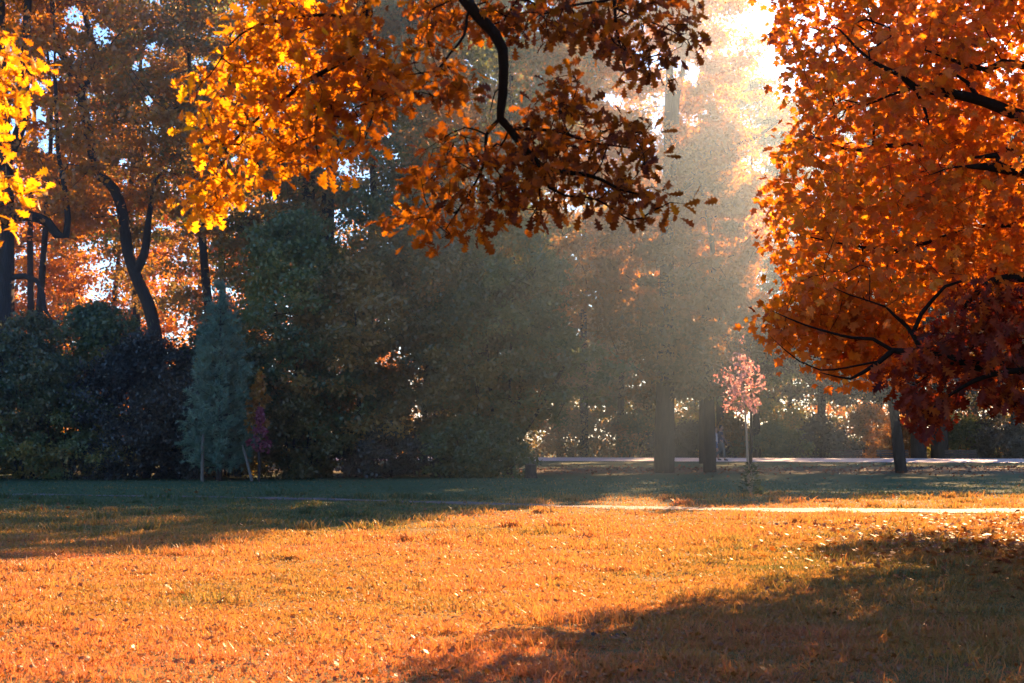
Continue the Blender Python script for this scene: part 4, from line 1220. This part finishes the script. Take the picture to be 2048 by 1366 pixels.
SKIN = flat_mat('skin', (0.42, 0.24, 0.17), 0.6)
HAIR = flat_mat('hair', (0.03, 0.02, 0.016), 0.6)
SHOE = flat_mat('shoe', (0.03, 0.03, 0.035), 0.6)
def make_person(label, px, Y, h, shirt, trousers, short=False, phase=1, arms=(0.28, -0.35), hug=False, long_hair=False):
    x = px_x(px, Y)
    root = empty('person', (x, Y, gz(x, Y) + 0.022), label, 'person', 'couple walking along the promenade')
    s = h / 1.78
    v = lambda a, b, c: (a * s, b * s, c * s)
    # walking towards +x; near side is -y
    fr, bk = (-1, 1) if phase > 0 else (1, -1)                  # which side has the leading leg
    hip = {-1: (0.0, -0.095, 0.93), 1: (0.0, 0.095, 0.93)}
    lead = [(0.14, fr * 0.10, 0.52), (0.16, fr * 0.10, 0.09), (0.31, fr * 0.10, 0.03)]
    trail = [(0.03, bk * 0.10, 0.52), (-0.33, bk * 0.10, 0.22), (-0.28, bk * 0.10, 0.04)]
    legs = {fr: lead, bk: trail}
    def arm(side, sw):
        sh = (0.0, side * 0.185, 1.45)
        el = (0.02 + 0.26 * math.sin(sw), side * 0.235, 1.45 - 0.29 * math.cos(sw))
        wr = (el[0] + 0.25 * math.sin(sw + 0.35), side * 0.24, el[2] - 0.25 * math.cos(sw + 0.35))
        return sh, el, wr
    A = {-1: arm(-1, arms[0]), 1: arm(1, arms[1])}
    if hug:
        A[1] = ((0.0, 0.185, 1.45), (-0.12, 0.34, 1.28), (-0.10, 0.56, 1.22))
    ch = [[(v(0, 0, 0.95), (0.13 * s, 0.16 * s)), (v(0.0, 0, 1.1), (0.105 * s, 0.135 * s)), (v(0.01, 0, 1.28), (0.12 * s, 0.155 * s)), (v(0.01, 0, 1.42), (0.10 * s, 0.15 * s)), (v(0.01, 0, 1.50), 0.062 * s), (v(0.025, 0, 1.56), 0.052 * s),
           (v(0.04, 0, 1.62), (0.075 * s, 0.066 * s)), (v(0.035, 0, 1.70), (0.092 * s, 0.074 * s)), (v(0.025, 0, 1.765), (0.06 * s, 0.05 * s))]]
    for sd in (-1, 1):
        k, an_, to = legs[sd]
        ch.append([0, (v(*hip[sd]), 0.088 * s), (v(*[(p + q) / 2 for p, q in zip(hip[sd], k)]), 0.078 * s), (v(*k), 0.056 * s), (v(*[(p * 0.6 + q * 0.4) for p, q in zip(k, an_)]), 0.054 * s), (v(*an_), 0.036 * s), (v(*[(p + q) / 2 for p, q in zip(an_, to)]), 0.036 * s), (v(*to), 0.026 * s)])
        sh, el, wr = A[sd]
        ch.append([3, (v(*sh), 0.058 * s), (v(*[(p + q) / 2 for p, q in zip(sh, el)]), 0.047 * s), (v(*el), 0.039 * s), (v(*[(p + q) / 2 for p, q in zip(el, wr)]), 0.036 * s), (v(*wr), 0.026 * s)])
        d = np.array(wr) - np.array(el)
        d = d / np.linalg.norm(d)
        palm = np.array(wr) + d * 0.085
        ch[-1] += [(v(*(np.array(wr) + d * 0.03)), (0.034 * s, 0.016 * s)), (v(*palm), (0.038 * s, 0.014 * s))]
        fw = norm(np.cross(d, [0, 1, 0]))
        for f, (off, ln) in enumerate(((-0.03, 0.075), (-0.01, 0.085), (0.011, 0.08), (0.031, 0.062))):
            b = palm + fw * off - d * 0.012
            c1 = b + d * ln * 0.55
            c2 = c1 + d * ln * 0.4 + np.array([0, -sd * 0.018, 0])
            ch.append([(v(*b), 0.009 * s), (v(*c1), 0.0085 * s), (v(*c2), 0.007 * s)])
        b = np.array(wr) + d * 0.035 - fw * 0.028
        ch.append([(v(*b), 0.011 * s), (v(*(b - fw * 0.026 + d * 0.025)), 0.010 * s), (v(*(b - fw * 0.032 + d * 0.06)), 0.008 * s)])
    body = skin_mesh('body', ch, SKIN, root, 2)
    skin_mesh('nose', [[(v(0.115, 0, 1.675), 0.010 * s), (v(0.145, 0, 1.65), 0.013 * s), (v(0.12, 0, 1.635), 0.012 * s)]], SKIN, root)
    skin_mesh('mouth', [[(v(0.10, -0.02, 1.60), 0.008 * s), (v(0.112, 0, 1.598), 0.010 * s), (v(0.10, 0.02, 1.60), 0.008 * s)]], SKIN, root)
    for sd in (-1, 1):
        skin_mesh('ear', [[(v(0.015, sd * 0.072, 1.64), 0.008 * s), (v(0.0, sd * 0.083, 1.665), 0.013 * s), (v(0.012, sd * 0.075, 1.69), 0.009 * s)]], SKIN, root)
        skin_mesh('eye', [[(v(0.112, sd * 0.032, 1.682), 0.010 * s), (v(0.112, sd * 0.034, 1.679), 0.010 * s)]], HAIR, root)
    hair = [[(v(-0.035, 0, 1.60), (0.05 * s, 0.065 * s)), (v(-0.03, 0, 1.69), (0.07 * s, 0.082 * s)), (v(0.02, 0, 1.755), (0.075 * s, 0.072 * s)), (v(0.085, 0, 1.76), (0.03 * s, 0.045 * s))]]
    if long_hair:
        hair.append([0, (v(-0.06, 0, 1.5), (0.05 * s, 0.07 * s)), (v(-0.07, 0, 1.38), (0.03 * s, 0.05 * s))])
    skin_mesh('hair', hair, HAIR, root)
    t = [[(v(0, 0, 0.85), (0.15 * s, 0.182 * s)), (v(0, 0, 0.95), (0.15 * s, 0.182 * s)), (v(0.0, 0, 1.1), (0.128 * s, 0.158 * s)), (v(0.01, 0, 1.28), (0.142 * s, 0.178 * s)), (v(0.01, 0, 1.42), (0.118 * s, 0.168 * s)), (v(0.012, 0, 1.495), 0.07 * s)]]
    for sd in (-1, 1):
        sh, el, wr = A[sd]
        t.append([4, (v(*sh), 0.073 * s), (v(*[(p * 0.35 + q * 0.65) for p, q in zip(sh, el)]), 0.062 * s)])
    skin_mesh('shirt', t, shirt, root)
    t = [[(v(0, 0, 1.06), (0.135 * s, 0.165 * s)), (v(0, 0, 0.92), (0.145 * s, 0.178 * s))]]
    for sd in (-1, 1):
        k, an_, to = legs[sd]
        mid = [(p + q) / 2 for p, q in zip(hip[sd], k)]
        c = [1, (v(hip[sd][0], hip[sd][1], hip[sd][2] - 0.05), 0.108 * s), (v(*mid), 0.096 * s)]
        if not short:
            c += [(v(*k), 0.075 * s), (v(*[(p * 0.5 + q * 0.5) for p, q in zip(k, an_)]), 0.068 * s), (v(*[p * 0.1 + q * 0.9 for p, q in zip(k, an_)]), 0.058 * s)]
        else:
            c += [(v(*[p * 0.25 + q * 0.75 for p, q in zip(hip[sd], k)]), 0.09 * s)]
        t.append(c)
    skin_mesh('shorts' if short else 'trousers', t, trousers, root)
    for sd in (-1, 1):
        k, an_, to = legs[sd]
        d = np.array(to) - np.array(an_)
        d = d / np.linalg.norm(d)
        heel = np.array(an_) + np.array([-0.03, 0, -0.035]) if sd == fr else np.array(an_) + np.array([-0.02, 0, 0.0])
        skin_mesh('shoe', [[(v(*heel), 0.045 * s), (v(*((heel + np.array(to)) / 2)), 0.048 * s), (v(*to), 0.04 * s), (v(*(np.array(to) + d * 0.05)), 0.028 * s)]], SHOE, root)
    return root
make_person('person in a dark blue t-shirt and grey trousers striding right along the promenade', 1440.5, 73.9, 1.82, flat_mat('navy_cotton', (0.05, 0.06, 0.11)), flat_mat('grey_green_cotton', (0.12, 0.14, 0.14)), arms=(0.25, -0.3))
make_person('person in a white top and blue shorts walking half hidden by the dark trunk', 1429.5, 74.5, 1.72, flat_mat('white_cotton', (0.62, 0.6, 0.62)), flat_mat('blue_denim', (0.09, 0.13, 0.26)), short=True, phase=-1, arms=(-0.35, 0.3), long_hair=True)

# ------------------------------------------------------------------ grass and fallen leaves
def off_path(x, y, pad=0.0):
    return np.abs(y - path_mid(x)) > path_half(x) + pad

def make_grass():
    rng = np.random.default_rng(41)
    n = 640000
    v = HORIZON + np.exp(rng.uniform(math.log(95), math.log(560), n) * 0.35 + 0.65 * np.log(rng.uniform(95, 560, n)))
    Y = CAM_Z * F / (v - HORIZON)
    X = rng.uniform(-1.14, 1.14, n) * Y * 0.36
    Y = Y + rng.normal(0, 0.02, n) * Y
    dens = hashnoise(X * 1.3, Y * 1.3, 3) * 0.5 + hashnoise(X * 4, Y * 4, 5) * 0.5
    k = off_path(X, Y, -0.12) & (rng.random(n) < 0.35 + 0.9 * dens)
    X, Y, dens = X[k], Y[k], dens[k]
    n = len(X)
    # taller tussocks
    tx = rng.uniform(-1.1, 1.1, 420)
    ty = 9 + 26 * rng.random(420) ** 1.3
    tx = tx * ty * 0.36
    kk = off_path(tx, ty, 0.3)
    tx, ty = tx[kk], ty[kk]
    m = len(tx) * 90
    ti = np.repeat(np.arange(len(tx)), 90)
    sr = rng.uniform(0.05, 0.16, len(tx))
    X2 = tx[ti] + rng.normal(0, 1, m) * sr[ti] * 1.6
    Y2 = ty[ti] + rng.normal(0, 1, m) * sr[ti]
    hh = np.concatenate([(0.012 + 0.05 * rng.random(n)) * (0.25 + 1.15 * dens), (0.05 + 0.10 * rng.random(m)) * rng.uniform(0.6, 1.2, len(tx))[ti]])
    X, Y = np.concatenate([X, X2]), np.concatenate([Y, Y2])
    N = len(X)
    hh = hh * np.clip(Y / 20, 0.85, 1.1)
    w = np.clip(0.00042 * Y, 0.0035, 0.02) * (0.7 + 0.6 * rng.random(N))
    an = rng.uniform(0, 2 * math.pi, N)
    lean = rng.uniform(0.2, 1.1, N) * hh
    la = rng.uniform(0, 2 * math.pi, N)
    Z = ground_z(X, Y) - 0.004
    b = np.stack([X, Y, Z], 1)
    sx = np.stack([np.cos(an), np.sin(an), 0 * an], 1) * w[:, None]
    mid = b + np.stack([np.cos(la) * lean * 0.35, np.sin(la) * lean * 0.35, hh * 0.6], 1)
    tip = b + np.stack([np.cos(la) * lean, np.sin(la) * lean, hh], 1)
    V = np.stack([b - sx, b + sx, mid + sx * 0.8, mid - sx * 0.8, tip], 1)
    T = np.array([(0, 1, 2), (0, 2, 3), (3, 2, 4)])[None] + (np.arange(N) * 5)[:, None, None]
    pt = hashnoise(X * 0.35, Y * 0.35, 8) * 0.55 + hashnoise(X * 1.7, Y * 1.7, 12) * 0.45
    shade_green = np.clip((Y - 20 - 5 * np.clip(X + 2, 0, 2)) / 9, 0, 1) * 0.68 - np.clip((16 - Y) / 7, 0, 1) * 0.22 + 0.55 * np.clip(1.25 - np.sqrt(((X - 7.0) / 5.5) ** 2 + ((Y - 15.5) / 7) ** 2), 0, 0.6)  # greener beyond the path; also paints shade at left and under the maple
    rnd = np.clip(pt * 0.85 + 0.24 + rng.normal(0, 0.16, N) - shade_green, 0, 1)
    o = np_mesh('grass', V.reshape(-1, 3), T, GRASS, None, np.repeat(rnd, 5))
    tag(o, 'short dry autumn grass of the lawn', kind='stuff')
make_grass()

def make_fallen():
    rng = np.random.default_rng(43)
    # thick under the maple, thin over the rest of the lawn
    n1 = 30000
    Y = rng.uniform(8, 30, n1)
    X = rng.uniform(-2, 15, n1)
    d = np.sqrt(((X - 8.6) / 5.2) ** 2 + ((Y - 19) / 7.5) ** 2)
    p = np.clip(1.15 - d, 0, 1) ** 1.1 * (0.35 + 0.9 * hashnoise(X * 0.8, Y * 0.8, 2))
    k = rng.random(n1) < p
    X, Y = X[k], Y[k]
    S = 0.088 * (0.6 + 0.6 * rng.random(len(X)))
    n2 = 4200
    v = rng.uniform(92, 540, n2)
    Y2 = CAM_Z * F / v
    X2 = rng.uniform(-1.12, 1.12, n2) * Y2 * 0.36
    S2 = np.where(rng.random(n2) < 0.75, 0.028, 0.055) * (0.5 + 0.8 * rng.random(n2)) * np.clip(Y2 / 20, 0.8, 1.6)
    X, Y, S = np.concatenate([X, X2]), np.concatenate([Y, Y2]), np.concatenate([S, S2])
    n4 = 5000                                                   # crumbs of dead leaf caught in the grass
    v = rng.uniform(150, 540, n4)
    Y4 = CAM_Z * F / v
    X4 = rng.uniform(-1.1, 1.1, n4) * Y4 * 0.36
    X, Y, S = np.concatenate([X, X4]), np.concatenate([Y, Y4]), np.concatenate([S, 0.031 + 0.016 * rng.random(n4)])
    n3 = 2600                                                   # litter before the promenade
    Y3 = rng.normal(56.5, 4, n3)
    X3 = rng.uniform(-1, 26, n3)
    X, Y, S = np.concatenate([X, X3]), np.concatenate([Y, Y3]), np.concatenate([S, 0.07 + 0.05 * rng.random(n3)])
    n = len(X)
    Z = ground_z(X, Y) + 0.03 + 0.05 * rng.random(n)
    Z = Z - 0.02 * ((S > 0.03) & (S < 0.048) & (Y < 45))
    Z = np.where(off_path(X, Y), Z, ground_z(X, Y) + 0.02)
    N = norm(np.array([0, 0, 1.0]) + rng.normal(0, 0.42, (n, 3)))
    an = rng.uniform(0, 6.28, n)
    D = np.stack([np.cos(an), np.sin(an), rng.normal(0, 0.15, n)], 1)
    rnd = np.clip(0.5 + 0.24 * rng.normal(size=n) - 0.35 * (Y > 45) + 0.05 * ((S > 0.035) & (S < 0.09) & (Y < 45)) + 0.3 * (S < 0.03), 0, 1)
    o = leaves('fallen_leaves', np.stack([X, Y, Z], 1), D, N, S, MAPLET, FALLEN, None, rnd, -1.0 + 3.5 * rng.random(n))
    tag(o, 'fallen leaves scattered over the grass', kind='stuff')
make_fallen()

# ------------------------------------------------------------------ haze
def make_haze():
    m, nt, out = new_mat('haze')
    v = nt.nodes.new('ShaderNodeVolumePrincipled')
    v.inputs['Color'].default_value = (0.45, 0.68, 1.0, 1)
    v.inputs['Density'].default_value = HAZE_DENSITY
    v.inputs['Anisotropy'].default_value = HAZE_ANISO
    nt.links.new(v.outputs[0], out.inputs['Volume'])
    x0, x1, y0, y1, z0, z1 = -192, 192, -32, 262, -1.8, 30.5
    V = [(x, y, z) for z in (z0, z1) for y in (y0, y1) for x in (x0, x1)]
    Fc = [(0, 2, 3, 1), (4, 5, 7, 6), (0, 1, 5, 4), (2, 6, 7, 3), (0, 4, 6, 2), (1, 3, 7, 5)]
    o = poly_mesh('haze', V, Fc, m)
    tag(o, 'thin morning haze over the whole park', kind='stuff')
make_haze()

def make_mist():
    # the thicker pool of mist hanging between the trees at the edge of the lawn
    m, nt, out = new_mat('mist')
    v = nt.nodes.new('ShaderNodeVolumePrincipled')
    v.inputs['Color'].default_value = (0.45, 0.68, 1.0, 1)
    v.inputs['Density'].default_value = MIST_DENSITY
    v.inputs['Anisotropy'].default_value = MIST_ANISO
    nt.links.new(v.outputs[0], out.inputs['Volume'])
    k, rows = 48, 24
    V, Fc = [], []
    for i in range(1, rows):
        th = math.pi * i / rows
        for j in range(k):
            ph = 2 * math.pi * j / k
            V.append((-2.5 + 14 * math.sin(th) * math.cos(ph), 47 + 24 * math.sin(th) * math.sin(ph), max(-1.2, 4 + 15.5 * math.cos(th))))
    for i in range(rows - 2):
        for j in range(k):
            Fc.append((i * k + j, (i + 1) * k + j, (i + 1) * k + (j + 1) % k, i * k + (j + 1) % k))
    Fc.append(tuple(range(k)))
    Fc.append(tuple((rows - 2) * k + j for j in reversed(range(k))))
    o = poly_mesh('mist', V, Fc, m)
    tag(o, 'pool of morning mist between the trees beside the promenade', kind='stuff')
make_mist()
